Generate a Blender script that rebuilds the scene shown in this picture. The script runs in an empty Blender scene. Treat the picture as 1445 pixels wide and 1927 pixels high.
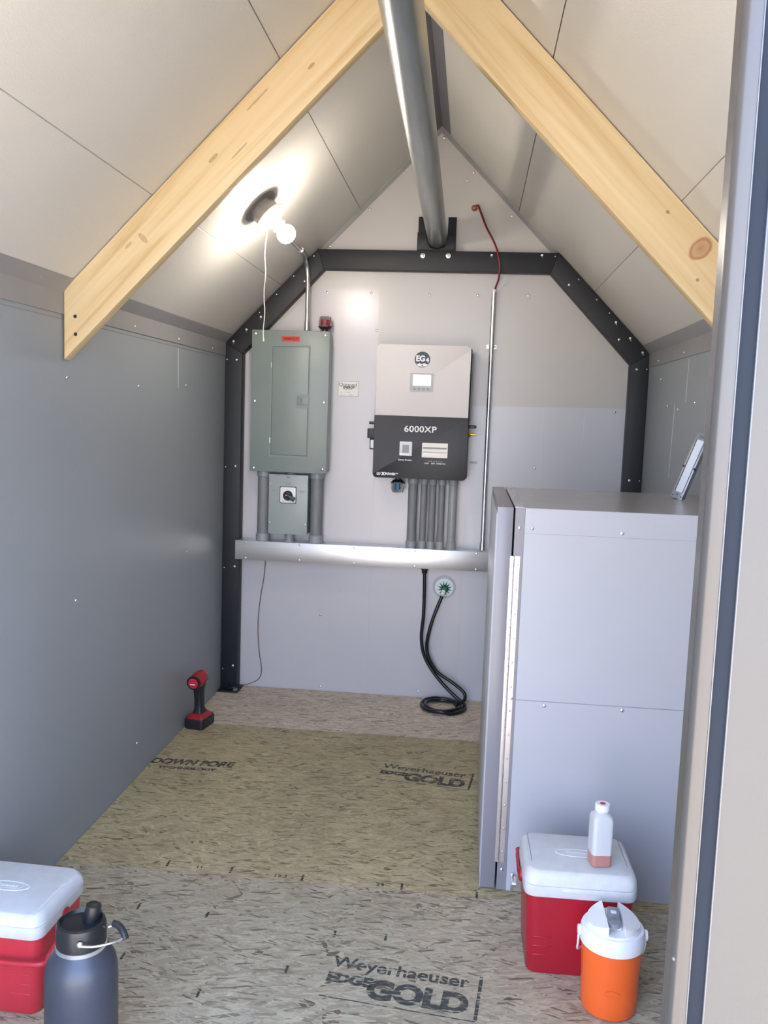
import bpy, bmesh, math, random
from mathutils import Vector, Matrix
random.seed(7)
sc = bpy.context.scene
COL = sc.collection

# ------------------------------------------------------------------ camera
cam_d = bpy.data.cameras.new('camera'); cam = bpy.data.objects.new('camera', cam_d); COL.objects.link(cam)
F_PX = 1644.7
cam_d.sensor_fit = 'VERTICAL'; cam_d.sensor_height = 24.0; cam_d.lens = F_PX / 1927 * 24.0
cam_d.clip_start = 0.05
yaw, pitch, roll = 0.0968027, -0.10983348, 0.03518045
fw = Vector((-math.sin(yaw)*math.cos(pitch), math.cos(yaw)*math.cos(pitch), math.sin(pitch)))
r0 = Vector((math.cos(yaw), math.sin(yaw), 0)); u0 = r0.cross(fw)
rr = r0*math.cos(roll) + u0*math.sin(roll); uu = -r0*math.sin(roll) + u0*math.cos(roll)
mw = Matrix((rr, uu, -fw)).transposed().to_4x4(); mw.translation = Vector((0.1818, -3.81535, 1.25235))
cam.matrix_world = mw
sc.camera = cam

# ------------------------------------------------------------------ world, sun, exposure
w = bpy.data.worlds.new('sky'); sc.world = w; w.use_nodes = True
nt = w.node_tree; nt.nodes.clear()
wo = nt.nodes.new('ShaderNodeOutputWorld'); bg = nt.nodes.new('ShaderNodeBackground')
tc = nt.nodes.new('ShaderNodeTexCoord'); sp = nt.nodes.new('ShaderNodeSeparateXYZ'); cr = nt.nodes.new('ShaderNodeValToRGB')
nt.links.new(tc.outputs['Generated'], sp.inputs[0]); nt.links.new(sp.outputs['Z'], cr.inputs[0])
cr.color_ramp.elements[0].position = 0.0; cr.color_ramp.elements[0].color = (0.80, 0.86, 1.0, 1)
cr.color_ramp.elements[1].position = 0.7; cr.color_ramp.elements[1].color = (0.32, 0.50, 0.95, 1)
nt.links.new(cr.outputs[0], bg.inputs[0]); nt.links.new(bg.outputs[0], wo.inputs[0])
bg.inputs[1].default_value = 1.7
sun_d = bpy.data.lights.new('sun', 'SUN'); sun_d.energy = 9.0; sun_d.angle = 0.01; sun_d.color = (1.0, 0.93, 0.80)
sun = bpy.data.objects.new('sun', sun_d); COL.objects.link(sun)
sun.rotation_euler = Vector((0.12, -0.36, -0.92)).to_track_quat('-Z', 'Y').to_euler()
BULB_STRENGTH = 56.0
vs = sc.view_settings
sc.display_settings.display_device = 'sRGB'
vs.view_transform = 'Standard'; vs.look = 'None'; vs.gamma = 1.0; vs.use_curve_mapping = False
vs.exposure = 2.34
try:
    sc.cycles.max_bounces = 14; sc.cycles.diffuse_bounces = 8; sc.cycles.glossy_bounces = 6
    sc.cycles.transmission_bounces = 8; sc.cycles.transparent_max_bounces = 12
    sc.cycles.sample_clamp_indirect = 8.0; sc.cycles.use_denoising = True
except Exception: pass

# ------------------------------------------------------------------ room numbers
HE, HR, HW = 1.54718, 2.46464, 0.90
SL = (HR-HE)/HW
FY = -3.08                      # front wall
def rz(x): return HR - SL*abs(x)

# ------------------------------------------------------------------ helpers
def srgb(r, g, b):
    f = lambda c: (c/255/12.92) if c/255 <= .04045 else ((c/255+.055)/1.055)**2.4
    return (f(r), f(g), f(b), 1)
MATS = {}
def mat(name, col, rough=.5, metal=0, var=0.0, vscale=8, bump=0.0, bscale=200, spec=.5, stretch=None, emit=0, trans=0, coat=0, rvar=0):
    if name in MATS: return MATS[name]
    m = bpy.data.materials.new(name); m.use_nodes = True; n = m.node_tree; b = n.nodes['Principled BSDF']
    b.inputs['Base Color'].default_value = col; b.inputs['Roughness'].default_value = rough
    b.inputs['Metallic'].default_value = metal; b.inputs['Specular IOR Level'].default_value = spec
    b.inputs['Transmission Weight'].default_value = trans; b.inputs['Coat Weight'].default_value = coat
    t = n.nodes.new('ShaderNodeTexCoord'); mp = n.nodes.new('ShaderNodeMapping'); n.links.new(t.outputs['Object'], mp.inputs[0])
    if stretch: mp.inputs['Scale'].default_value = stretch
    if var or rvar:
        ns = n.nodes.new('ShaderNodeTexNoise'); ns.inputs['Scale'].default_value = vscale; ns.inputs['Detail'].default_value = 5
        n.links.new(mp.outputs[0], ns.inputs[0])
    if var:
        rm = n.nodes.new('ShaderNodeMapRange'); rm.inputs[1].default_value = .25; rm.inputs[2].default_value = .75
        rm.inputs[3].default_value = 1-var; rm.inputs[4].default_value = 1+var
        n.links.new(ns.outputs[0], rm.inputs[0])
        mx = n.nodes.new('ShaderNodeVectorMath'); mx.operation = 'SCALE'; mx.inputs[0].default_value = col[:3]
        n.links.new(rm.outputs[0], mx.inputs[3]); n.links.new(mx.outputs[0], b.inputs['Base Color'])
    if rvar:
        r2 = n.nodes.new('ShaderNodeMapRange'); r2.inputs[1].default_value = .3; r2.inputs[2].default_value = .7
        r2.inputs[3].default_value = rough-rvar; r2.inputs[4].default_value = rough+rvar
        n.links.new(ns.outputs[0], r2.inputs[0]); n.links.new(r2.outputs[0], b.inputs['Roughness'])
    if bump:
        bn = n.nodes.new('ShaderNodeTexNoise'); bn.inputs['Scale'].default_value = bscale; bn.inputs['Detail'].default_value = 3
        bu = n.nodes.new('ShaderNodeBump'); bu.inputs['Strength'].default_value = bump; bu.inputs['Distance'].default_value = .001
        n.links.new(mp.outputs[0], bn.inputs[0]); n.links.new(bn.outputs[0], bu.inputs['Height']); n.links.new(bu.outputs[0], b.inputs['Normal'])
    if emit:
        b.inputs['Emission Color'].default_value = col; b.inputs['Emission Strength'].default_value = emit
    MATS[name] = m
    return m

class M:
    """collects shapes in world coordinates, then links them as one mesh object"""
    def __init__(s): s.bm = bmesh.new()
    def _tf(s, vs, T):
        if T is not None: bmesh.ops.transform(s.bm, matrix=T, verts=vs)
    def box(s, x0, x1, y0, y1, z0, z1, bev=0, seg=2, T=None):
        vs = [s.bm.verts.new((x, y, z)) for x in (x0, x1) for y in (y0, y1) for z in (z0, z1)]
        F = [(0,1,3,2),(4,6,7,5),(0,4,5,1),(2,3,7,6),(0,2,6,4),(1,5,7,3)]
        fs = [s.bm.faces.new([vs[i] for i in f]) for f in F]
        if bev:
            es = list({e for f in fs for e in f.edges})
            g = bmesh.ops.bevel(s.bm, geom=es, offset=bev, segments=seg, profile=.5, affect='EDGES', clamp_overlap=True)
            vs = list({v for f in g['faces'] for v in f.verts} | {v for v in vs if v.is_valid})
        s._tf(vs, T); return s
    def prism(s, poly, axis, a, b, bev=0, T=None):
        """polygon in the two other axes (in xyz order) extruded along axis from a to b"""
        def P(p, t):
            return {'x': (t, p[0], p[1]), 'y': (p[0], t, p[1]), 'z': (p[0], p[1], t)}[axis]
        A = [s.bm.verts.new(P(p, a)) for p in poly]; B = [s.bm.verts.new(P(p, b)) for p in poly]
        fs = [s.bm.faces.new(A), s.bm.faces.new(B)]; n = len(poly)
        for i in range(n): fs.append(s.bm.faces.new((A[i], A[(i+1) % n], B[(i+1) % n], B[i])))
        vs = A+B
        if bev:
            es = list(set(fs[0].edges) | set(fs[1].edges))
            g = bmesh.ops.bevel(s.bm, geom=es, offset=bev, segments=2, profile=.5, affect='EDGES', clamp_overlap=True)
            vs = list({v for f in g['faces'] for v in f.verts} | {v for v in vs if v.is_valid} | {v for f in s.bm.faces if f.is_valid and any(q in set(vs) for q in f.verts) for v in f.verts}) if T is not None else vs
        s._tf(vs, T); return s
    def rings(s, R, cap0=True, cap1=True, closed=True):
        V = [[s.bm.verts.new(p) for p in r] for r in R]; n = len(R[0])
        for i in range(len(V)-1):
            for j in range(n if closed else n-1):
                k = (j+1) % n; s.bm.faces.new((V[i][j], V[i][k], V[i+1][k], V[i+1][j]))
        if cap0: s.bm.faces.new(V[0][::-1])
        if cap1: s.bm.faces.new(V[-1])
        return s
    def lathe(s, prof, o=(0,0,0), d=(0,0,1), n=32, cap0=True, cap1=True, ell=1.0):
        """prof: (distance along d, radius)"""
        o = Vector(o); d = Vector(d).normalized(); q = d.to_track_quat('Z', 'Y'); a = q @ Vector((1,0,0)); b = q @ Vector((0,1,0))
        R = [[tuple(o + d*h + (a*math.cos(t) + b*math.sin(t)*ell)*max(r, 1e-5)) for t in [2*math.pi*k/n for k in range(n)]] for h, r in prof]
        return s.rings(R, cap0, cap1)
    def cyl(s, p0, p1, r, n=20, r1=None):
        p0 = Vector(p0); d = Vector(p1)-p0
        return s.lathe([(0, r), (d.length, r if r1 is None else r1)], p0, d, n)
    def tube(s, pts, r, n=10, smooth=0):
        P = [Vector(p) for p in pts]
        if smooth:
            Q = []
            for i in range(len(P)-1):
                p0 = P[max(i-1,0)]; p1 = P[i]; p2 = P[i+1]; p3 = P[min(i+2, len(P)-1)]
                for k in range(smooth):
                    t = k/smooth
                    Q.append(.5*((2*p1)+(p2-p0)*t+(2*p0-5*p1+4*p2-p3)*t*t+(3*p1-p0-3*p2+p3)*t**3))
            Q.append(P[-1]); P = Q
        R = []; up = None
        for i, p in enumerate(P):
            t = (P[min(i+1, len(P)-1)]-P[max(i-1, 0)]).normalized()
            if up is None: up = t.orthogonal().normalized()
            up = (up - t*up.dot(t)).normalized(); b = t.cross(up)
            R.append([tuple(p+(up*math.cos(a)+b*math.sin(a))*r) for a in [2*math.pi*k/n for k in range(n)]])
        return s.rings(R)
    def loft(s, secs, seg=6, T=None):
        """rounded rectangles: (z, cx, cy, hx, hy, r)"""
        R = []
        for z, cx, cy, hx, hy, r in secs:
            L = []
            for (sx, sy, a0) in ((1,1,0),(-1,1,90),(-1,-1,180),(1,-1,270)):
                for k in range(seg+1):
                    a = math.radians(a0+90*k/seg)
                    L.append((cx+sx*(hx-r)+r*math.cos(a), cy+sy*(hy-r)+r*math.sin(a), z))
            R.append(L)
        if T is not None: R = [[tuple(T @ Vector(p)) for p in L] for L in R]
        return s.rings(R)
    def dome(s, o, d, r, h, n=12):
        return s.lathe([(0, r), (h*.5, r*.9), (h*.85, r*.6), (h, r*.2)], o, d, n)
    def build(s, name, m, parent=None, origin=None, angle=35):
        bmesh.ops.recalc_face_normals(s.bm, faces=s.bm.faces)
        me = bpy.data.meshes.new(name)
        off = Vector((0,0,0))
        p = parent
        while p is not None: off += p.location; p = p.parent
        if origin is not None: off = Vector(origin)
        if off.length: bmesh.ops.translate(s.bm, vec=-off, verts=s.bm.verts)
        for f in s.bm.faces: f.smooth = True
        s.bm.to_mesh(me); s.bm.free()
        try: me.set_sharp_from_angle(angle=math.radians(angle))
        except Exception: pass
        me.materials.append(m)
        o = bpy.data.objects.new(name, me); COL.objects.link(o)
        if parent is not None: o.parent = parent
        elif origin is not None: o.location = origin
        return o
def tag(o, label=None, cat=None, group=None, kind=None):
    if label: o['label'] = label
    if cat: o['category'] = cat
    if group: o['group'] = group
    if kind: o['kind'] = kind
    return o
def thing(name, label, cat, loc, group=None):
    o = bpy.data.objects.new(name, None); COL.objects.link(o); o.location = loc; o.empty_display_size = .05
    return tag(o, label, cat, group)
def struct(o): o['kind'] = 'structure'; return o
def copy_child(src, parent, dloc):
    c = src.copy(); COL.objects.link(c); c.parent = parent; c.location = Vector(src.location)+Vector(dloc); return c
def text(s, size, loc, m, parent, name='lettering', rot=(math.pi/2,0,0), ext=.0004, align='CENTER', xs=1.0, bold=0, shear=0, label=None, space=1.0):
    cu = bpy.data.curves.new(name, 'FONT'); cu.body = s; cu.size = size; cu.extrude = ext; cu.align_x = align; cu.align_y = 'CENTER'
    cu.offset = bold; cu.shear = shear; cu.space_character = space
    tmp = bpy.data.objects.new('tmp', cu); COL.objects.link(tmp)
    bpy.context.view_layer.update()
    me = bpy.data.meshes.new_from_object(tmp); bpy.data.objects.remove(tmp); bpy.data.curves.remove(cu)
    me.name = name
    from mathutils import Euler
    T = Euler(rot).to_matrix().to_4x4() @ Matrix.Diagonal((xs, 1, 1, 1))
    off = Vector((0,0,0)); p = parent
    while p is not None: off += p.location; p = p.parent
    me.transform(Matrix.Translation(Vector(loc)-off) @ T)
    me.materials.clear(); me.materials.append(m)
    o = bpy.data.objects.new(name, me); COL.objects.link(o); o.parent = parent
    if label: o['label'] = label
    return o
def rpoly(x0, x1, z0, z1, rbl, rbr, rtr, rtl, seg=6):
    P = []
    for (cx, cz, r, a0) in ((x1-rbr, z0+rbr, rbr, -90), (x1-rtr, z1-rtr, rtr, 0), (x0+rtl, z1-rtl, rtl, 90), (x0+rbl, z0+rbl, rbl, 180)):
        if r <= 0: P.append((cx, cz)); continue
        for k in range(seg+1):
            a = math.radians(a0+90*k/seg); P.append((cx+r*math.cos(a), cz+r*math.sin(a)))
    return P

# ------------------------------------------------------------------ materials
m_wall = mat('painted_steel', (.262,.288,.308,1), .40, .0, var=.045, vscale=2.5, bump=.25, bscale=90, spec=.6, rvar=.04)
m_back = mat('painted_steel_back', (.485,.475,.455,1), .30, .0, var=.02, vscale=3, bump=.12, bscale=60, spec=.6)  # warm bulb light on the upper wall is tinted into this colour
m_ceil = mat('embossed_ceiling_steel', (.585,.57,.525,1), .34, 0, var=.025, vscale=4, bump=.55, bscale=260, spec=.55)
m_cab = mat('cabinet_steel', (.42,.43,.46,1), .38, 0, var=.025, vscale=3, bump=.15, bscale=150, spec=.55)
m_cabdark = mat('cabinet_trim_steel', (.225,.215,.235,1), .35, 0, var=.03, vscale=6, spec=.6)
m_trim = mat('eave_flashing', (.25,.25,.255,1), .4, 0, var=.06, vscale=5, spec=.55)
m_dark = mat('dark_backing', (.05,.05,.055,1), .7)
m_black = mat('black_powder_coat', (.006,.008,.012,1), .55, 0, var=.15, vscale=40, bump=.2, bscale=400)
m_blackpl = mat('black_plastic', (.012,.013,.014,1), .38)
m_invblack = mat('inverter_black_paint', (.022,.023,.028,1), .5, 0, var=.05, vscale=30)
m_invwhite = mat('inverter_white_paint', (.66,.64,.64,1), .55)
m_panel = mat('grey_green_enamel', (.205,.245,.235,1), .38, 0, var=.04, vscale=6, bump=.1, bscale=300)
m_panell = mat('light_grey_enamel', (.33,.37,.36,1), .38, 0, var=.04, vscale=6)
m_pvc = mat('grey_pvc', (.20,.21,.22,1), .5, 0, var=.12, vscale=60, stretch=(1,1,.25))
m_pvcl = mat('grey_pvc_fitting', (.30,.31,.325,1), .4, 0, var=.04, vscale=20)
m_alu = mat('brushed_aluminium', (.78,.77,.76,1), .34, .85, var=.04, vscale=15, stretch=(.3,1,6), bump=.05, bscale=200)
m_galv = mat('galvanized_pipe', (.33,.36,.375,1), .33, .85, var=.16, vscale=9, stretch=(4,.5,4), bump=.04, bscale=60)
m_emt = mat('zinc_conduit', (.60,.60,.60,1), .28, .9, var=.06, vscale=20)
m_chrome = mat('bright_zinc', (.78,.78,.78,1), .22, .9)
m_steel = mat('stainless_hinge', (.72,.68,.66,1), .33, .9, var=.05, vscale=20)
m_porc = mat('white_porcelain', (.75,.73,.69,1), .25)
m_white = mat('white_plastic', (.78,.79,.80,1), .4, 0, var=.03, vscale=20)
m_lid = mat('scuffed_white_plastic', (.60,.615,.62,1), .45, 0, var=.06, vscale=40, bump=.4, bscale=500)
m_red = mat('red_plastic', (.36,.008,.022,1), .33, 0, var=.06, vscale=14)
m_redl = mat('faded_red_plastic', (.50,.03,.045,1), .38, 0, var=.06, vscale=14)
m_orange = mat('orange_plastic', (.85,.13,.022,1), .33, 0, var=.03, vscale=20)
m_greyp = mat('grey_plastic', (.22,.24,.26,1), .4)
m_lamp_box = mat('weathered_grey_box', (.22,.215,.21,1), .5, .3, var=.15, vscale=60)
m_redlab = mat('red_label', (.55,.03,.02,1), .4)
m_paper = mat('white_sticker', (.75,.74,.72,1), .5)
m_ink = mat('black_ink', (.02,.02,.022,1), .6)
m_inkgrey = mat('grey_ink', (.16,.18,.18,1), .6)
m_wtext = mat('white_print', (.85,.85,.85,1), .5)
m_teal = mat('dark_teal_print', (.012,.035,.05,1), .45)
m_green = mat('green_rubber', (.0,.10,.045,1), .5)
m_copper = mat('copper', (.75,.32,.18,1), .25, .9)
m_gold = mat('brass', (.75,.45,.06,1), .25, .9)
m_wirered = mat('red_wire', (.38,.02,.03,1), .4)
m_wireblk = mat('black_wire', (.02,.012,.014,1), .4)
m_brown = mat('brown_wire', (.12,.045,.03,1), .5)
m_cable = mat('black_cable_jacket', (.008,.009,.010,1), .28)
m_bottle = mat('graphite_powder_coat', (.055,.062,.080,1), .40, .3, var=.1, vscale=8, bump=.3, bscale=600)
m_frost = mat('frosted_bottle_plastic', (.55,.57,.585,1), .35, 0, spec=.5)
m_tea = mat('pink_drink', (.42,.20,.17,1), .3)
m_glass = mat('clear_polycarbonate', (.92,.93,.95,1), .06, 0, trans=1.0)
m_redin = mat('red_indicator', (.45,.01,.03,1), .3)
m_blue = mat('blue_indicator', (.02,.22,.45,1), .3)
m_lcd = mat('lit_display', (.95,.97,1,1), .3, emit=.55)
m_tan = mat('exterior_siding', (.070,.066,.058,1), .45, 0, var=.03, vscale=5, bump=.3, bscale=80)
m_jamb = mat('door_frame_metal', (.074,.071,.067,1), .26, .35)
m_slate = mat('door_return_paint', (.012,.0165,.023,1), .55, spec=.12)
m_bead = mat('door_bead_metal', (.12,.125,.13,1), .3, .3)
m_bulb = mat('lit_bulb', (1,.89,.77,1), .3, emit=BULB_STRENGTH)
m_ground = mat('dry_ground', (.42,.35,.27,1), .9, 0, var=.2, vscale=3, bump=.6, bscale=20)
m_drillred = mat('tool_red', (.36,.012,.02,1), .4)
m_drillblk = mat('tool_black_rubber', (.015,.016,.018,1), .5)

def osb(name, dark, light, seed):
    m = bpy.data.materials.new(name); m.use_nodes = True; n = m.node_tree; b = n.nodes['Principled BSDF']
    b.inputs['Roughness'].default_value = .62
    t = n.nodes.new('ShaderNodeTexCoord'); prev = None; hprev = None
    noi = n.nodes.new('ShaderNodeTexNoise'); noi.inputs['Scale'].default_value = 14; noi.inputs['Detail'].default_value = 3
    n.links.new(t.outputs['Object'], noi.inputs[0])
    add = n.nodes.new('ShaderNodeVectorMath'); add.operation = 'MULTIPLY_ADD'; add.inputs[1].default_value = (.012,.012,.0)
    n.links.new(noi.outputs['Color'], add.inputs[0]); n.links.new(t.outputs['Object'], add.inputs[2])
    specs = [(0, 6, 30), (.5, 8, 42), (-.55, 8, 40), (1.2, 9, 40), (-.2, 10, 66), (.85, 18, 100), (-.85, 17, 95), (.08, 22, 190), (.3, 30, 230), (-.25, 26, 210)]
    for i, (ang, sx, sy) in enumerate(specs):
        mp = n.nodes.new('ShaderNodeMapping'); mp.vector_type = 'POINT'
        mp.inputs['Rotation'].default_value = (0, 0, ang); mp.inputs['Location'].default_value = (i*3.7+seed, i*1.3, 0)
        n.links.new(add.outputs[0], mp.inputs[0])
        sc_ = n.nodes.new('ShaderNodeVectorMath'); sc_.operation = 'MULTIPLY'; sc_.inputs[1].default_value = (sx, sy, 0)
        n.links.new(mp.outputs[0], sc_.inputs[0])
        v = n.nodes.new('ShaderNodeTexVoronoi'); v.voronoi_dimensions = '2D'; v.distance = 'CHEBYCHEV' if i % 2 else 'EUCLIDEAN'; v.inputs['Scale'].default_value = 1
        n.links.new(sc_.outputs[0], v.inputs['Vector'])
        sepc = n.nodes.new('ShaderNodeSeparateColor'); n.links.new(v.outputs['Color'], sepc.inputs[0])
        ramp = n.nodes.new('ShaderNodeValToRGB'); e = ramp.color_ramp.elements
        mixc = lambda a, q=1.0: tuple(min(1, (d*(1-a)+l*a)*q) for d, l in zip(dark, light))
        e[0].position = 0; e[0].color = mixc(.05); e[1].position = 1; e[1].color = mixc(1.0, 1.18)
        for pos, a, q in ((.05,.25,1),(.12,.62,1),(.3,.78,1),(.55,.90,1.0),(.8,1.0,1.05)):
            k = e.new(pos); c = mixc(a, q); k.color = (c[0]*(1.05 if pos in (.3,) else .99), c[1], c[2]*(1.04 if pos == .55 else .97), 1)
        n.links.new(sepc.outputs[0], ramp.inputs[0])
        # fine grain along the strand
        gr = n.nodes.new('ShaderNodeTexNoise'); gr.inputs['Scale'].default_value = 1; gr.inputs['Detail'].default_value = 2
        gs = n.nodes.new('ShaderNodeVectorMath'); gs.operation = 'MULTIPLY'; gs.inputs[1].default_value = (1.5, 7, 0)
        n.links.new(sc_.outputs[0], gs.inputs[0]); n.links.new(gs.outputs[0], gr.inputs[0])
        mr = n.nodes.new('ShaderNodeMapRange'); mr.inputs[1].default_value = .3; mr.inputs[2].default_value = .7; mr.inputs[3].default_value = .74; mr.inputs[4].default_value = 1.16
        n.links.new(gr.outputs[0], mr.inputs[0])
        sc2 = n.nodes.new('ShaderNodeVectorMath'); sc2.operation = 'SCALE'; n.links.new(ramp.outputs[0], sc2.inputs[0]); n.links.new(mr.outputs[0], sc2.inputs[3])
        cur = sc2.outputs[0]
        if prev is None: prev = cur; hprev = sepc.outputs[2]
        else:
            gt = n.nodes.new('ShaderNodeMath'); gt.operation = 'GREATER_THAN'; gt.inputs[1].default_value = .58 if i < 5 else .70
            n.links.new(sepc.outputs[1], gt.inputs[0])
            mx = n.nodes.new('ShaderNodeMix'); mx.data_type = 'RGBA'
            n.links.new(gt.outputs[0], mx.inputs['Factor']); n.links.new(prev, mx.inputs['A']); n.links.new(cur, mx.inputs['B'])
            prev = mx.outputs['Result']
            mh = n.nodes.new('ShaderNodeMix'); n.links.new(gt.outputs[0], mh.inputs['Factor'])
            n.links.new(hprev, mh.inputs[2]); n.links.new(sepc.outputs[2], mh.inputs[3]); hprev = mh.outputs[0]
    # small dark bark flecks
    fm = n.nodes.new('ShaderNodeMapping'); fm.inputs['Scale'].default_value = (38, 110, 1); n.links.new(add.outputs[0], fm.inputs[0])
    fn = n.nodes.new('ShaderNodeTexNoise'); fn.inputs['Scale'].default_value = 1.0; fn.inputs['Detail'].default_value = 3; fn.inputs['Distortion'].default_value = 1.2
    n.links.new(fm.outputs[0], fn.inputs[0])
    fr2 = n.nodes.new('ShaderNodeMapRange'); fr2.inputs[1].default_value = .63; fr2.inputs[2].default_value = .72; fr2.inputs[3].default_value = 0; fr2.inputs[4].default_value = .55
    n.links.new(fn.outputs[0], fr2.inputs[0])
    fx_ = n.nodes.new('ShaderNodeMix'); fx_.data_type = 'RGBA'; fx_.inputs['B'].default_value = tuple(c*.45 for c in dark[:3])+(1,)
    n.links.new(fr2.outputs[0], fx_.inputs['Factor']); n.links.new(prev, fx_.inputs['A']); prev = fx_.outputs['Result']
    # broad dirt
    d = n.nodes.new('ShaderNodeTexNoise'); d.inputs['Scale'].default_value = 2.2; d.inputs['Detail'].default_value = 4
    n.links.new(t.outputs['Object'], d.inputs[0])
    dr = n.nodes.new('ShaderNodeMapRange'); dr.inputs[1].default_value = .3; dr.inputs[2].default_value = .7; dr.inputs[3].default_value = .84; dr.inputs[4].default_value = 1.1
    n.links.new(d.outputs[0], dr.inputs[0])
    sc3 = n.nodes.new('ShaderNodeVectorMath'); sc3.operation = 'SCALE'; n.links.new(prev, sc3.inputs[0]); n.links.new(dr.outputs[0], sc3.inputs[3])
    n.links.new(sc3.outputs[0], b.inputs['Base Color'])
    bu = n.nodes.new('ShaderNodeBump'); bu.inputs['Strength'].default_value = .5; bu.inputs['Distance'].default_value = .0012
    n.links.new(hprev, bu.inputs['Height']); n.links.new(bu.outputs[0], b.inputs['Normal'])
    return m
m_osb_near = osb('strand_board_pinkish', (.11,.08,.05,1), (.465,.405,.285,1), 0)
m_osb_mid = osb('strand_board_olive', (.14,.10,.05,1), (.48,.405,.235,1), 31)
m_osb_far = osb('strand_board_pale', (.22,.16,.11,1), (.68,.58,.46,1), 67)

def ink_mat(name, col, cover):
    m = bpy.data.materials.new(name); m.use_nodes = True; n = m.node_tree; b = n.nodes['Principled BSDF']
    b.inputs['Base Color'].default_value = col; b.inputs['Roughness'].default_value = .6
    t = n.nodes.new('ShaderNodeTexCoord'); ns = n.nodes.new('ShaderNodeTexNoise'); ns.inputs['Scale'].default_value = 90; ns.inputs['Detail'].default_value = 4
    mp = n.nodes.new('ShaderNodeMapping'); mp.inputs['Scale'].default_value = (.5, 1.4, 1)
    n.links.new(t.outputs['Object'], mp.inputs[0]); n.links.new(mp.outputs[0], ns.inputs[0])
    r = n.nodes.new('ShaderNodeMapRange'); r.inputs[1].default_value = cover-.08; r.inputs[2].default_value = cover+.08; r.inputs[3].default_value = .68; r.inputs[4].default_value = .0
    n.links.new(ns.outputs[0], r.inputs[0]); n.links.new(r.outputs[0], b.inputs['Alpha'])
    return m
m_stamp = ink_mat('worn_board_ink', (.075,.08,.07,1), .56)

def pine(name, knots):
    m = bpy.data.materials.new(name); m.use_nodes = True; n = m.node_tree; b = n.nodes['Principled BSDF']
    b.inputs['Roughness'].default_value = .55
    t = n.nodes.new('ShaderNodeTexCoord')
    mp = n.nodes.new('ShaderNodeMapping'); mp.inputs['Scale'].default_value = (1.1, 22, 22); n.links.new(t.outputs['Object'], mp.inputs[0])
    ns = n.nodes.new('ShaderNodeTexNoise'); ns.inputs['Scale'].default_value = 1.6; ns.inputs['Detail'].default_value = 5; ns.inputs['Distortion'].default_value = .6
    n.links.new(mp.outputs[0], ns.inputs[0])
    r = n.nodes.new('ShaderNodeValToRGB'); e = r.color_ramp.elements
    e[0].position = .32; e[0].color = (.49,.345,.165,1); e[1].position = .62; e[1].color = (.63,.50,.29,1)
    k = e.new(.45); k.color = (.585,.44,.235,1)
    n.links.new(ns.outputs[0], r.inputs[0]); prev = r.outputs[0]
    for (kx, kz, ra, rb, col) in knots:
        sub = n.nodes.new('ShaderNodeVectorMath'); sub.operation = 'SUBTRACT'; sub.inputs[1].default_value = (kx, 0, kz)
        n.links.new(t.outputs['Object'], sub.inputs[0])
        mu = n.nodes.new('ShaderNodeVectorMath'); mu.operation = 'MULTIPLY'; mu.inputs[1].default_value = (1/ra, 0, 1/rb); n.links.new(sub.outputs[0], mu.inputs[0])
        nz = n.nodes.new('ShaderNodeTexNoise'); nz.inputs['Scale'].default_value = 60; n.links.new(t.outputs['Object'], nz.inputs[0])
        ln = n.nodes.new('ShaderNodeVectorMath'); ln.operation = 'LENGTH'; n.links.new(mu.outputs[0], ln.inputs[0])
        ad = n.nodes.new('ShaderNodeMath'); ad.operation = 'MULTIPLY_ADD'; ad.inputs[1].default_value = .35; n.links.new(nz.outputs[0], ad.inputs[0]); n.links.new(ln.outputs['Value'], ad.inputs[2])
        rk = n.nodes.new('ShaderNodeValToRGB'); q = rk.color_ramp.elements
        q[0].position = 0; q[0].color = (.9,.9,.9,1); q[1].position = 1.0; q[1].color = (0,0,0,1)
        a = q.new(.62); a.color = (.55,.55,.55,1); a = q.new(.80); a.color = (1,1,1,1)
        sc_ = n.nodes.new('ShaderNodeMath'); sc_.operation = 'MULTIPLY'; sc_.inputs[1].default_value = .62; n.links.new(ad.outputs[0], sc_.inputs[0])
        n.links.new(sc_.outputs[0], rk.inputs[0])
        mx = n.nodes.new('ShaderNodeMix'); mx.data_type = 'RGBA'; mx.inputs['B'].default_value = col
        n.links.new(rk.outputs[0], mx.inputs['Factor']); n.links.new(prev, mx.inputs['A']); prev = mx.outputs['Result']
    n.links.new(prev, b.inputs['Base Color'])
    return m

# ------------------------------------------------------------------ setting
g = M().box(-30, 30, -30, 30, -.40, -.35).build('ground', m_ground); struct(g)
fl = M().box(-.93, .93, FY-.03, .03, -.34, -.012).build('floor', m_dark); struct(fl)
struct(M().box(-.899, .899, FY-.02, -1.6195, -.0119, 0).build('floor_board', m_osb_near, fl))
struct(M().box(-.899, .899, -1.6175, -.4985, -.0119, 0).build('floor_board', m_osb_mid, fl))
struct(M().box(-.899, .899, -.4965, -.0005, -.0119, 0).build('floor_board', m_osb_far, fl))
wl = struct(M().box(-.93, -.9, FY, .03, -.0119, HE+.02).build('wall_left', m_wall))
wr = struct(M().box(.9, .93, FY, .03, -.0119, HE+.02).build('wall_right', m_wall))
wb = struct(M().prism([(-.9, -.0119), (.9, -.0119), (.9, HE), (0, HR), (-.9, HE)], 'y', 0, .03).build('wall_back', m_back))
OPL, OPR, OPT = -.78, .3998, 2.0
wf = struct(M().prism([(OPR, -.34), (.93, -.34), (.93, rz(.93)), (OPR, rz(OPR))], 'y', FY-.020, FY)
            .prism([(-.93, -.34), (OPL, -.34), (OPL, rz(OPL)), (-.93, rz(.93))], 'y', FY-.035, FY)
            .build('wall_front', m_tan))
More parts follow.
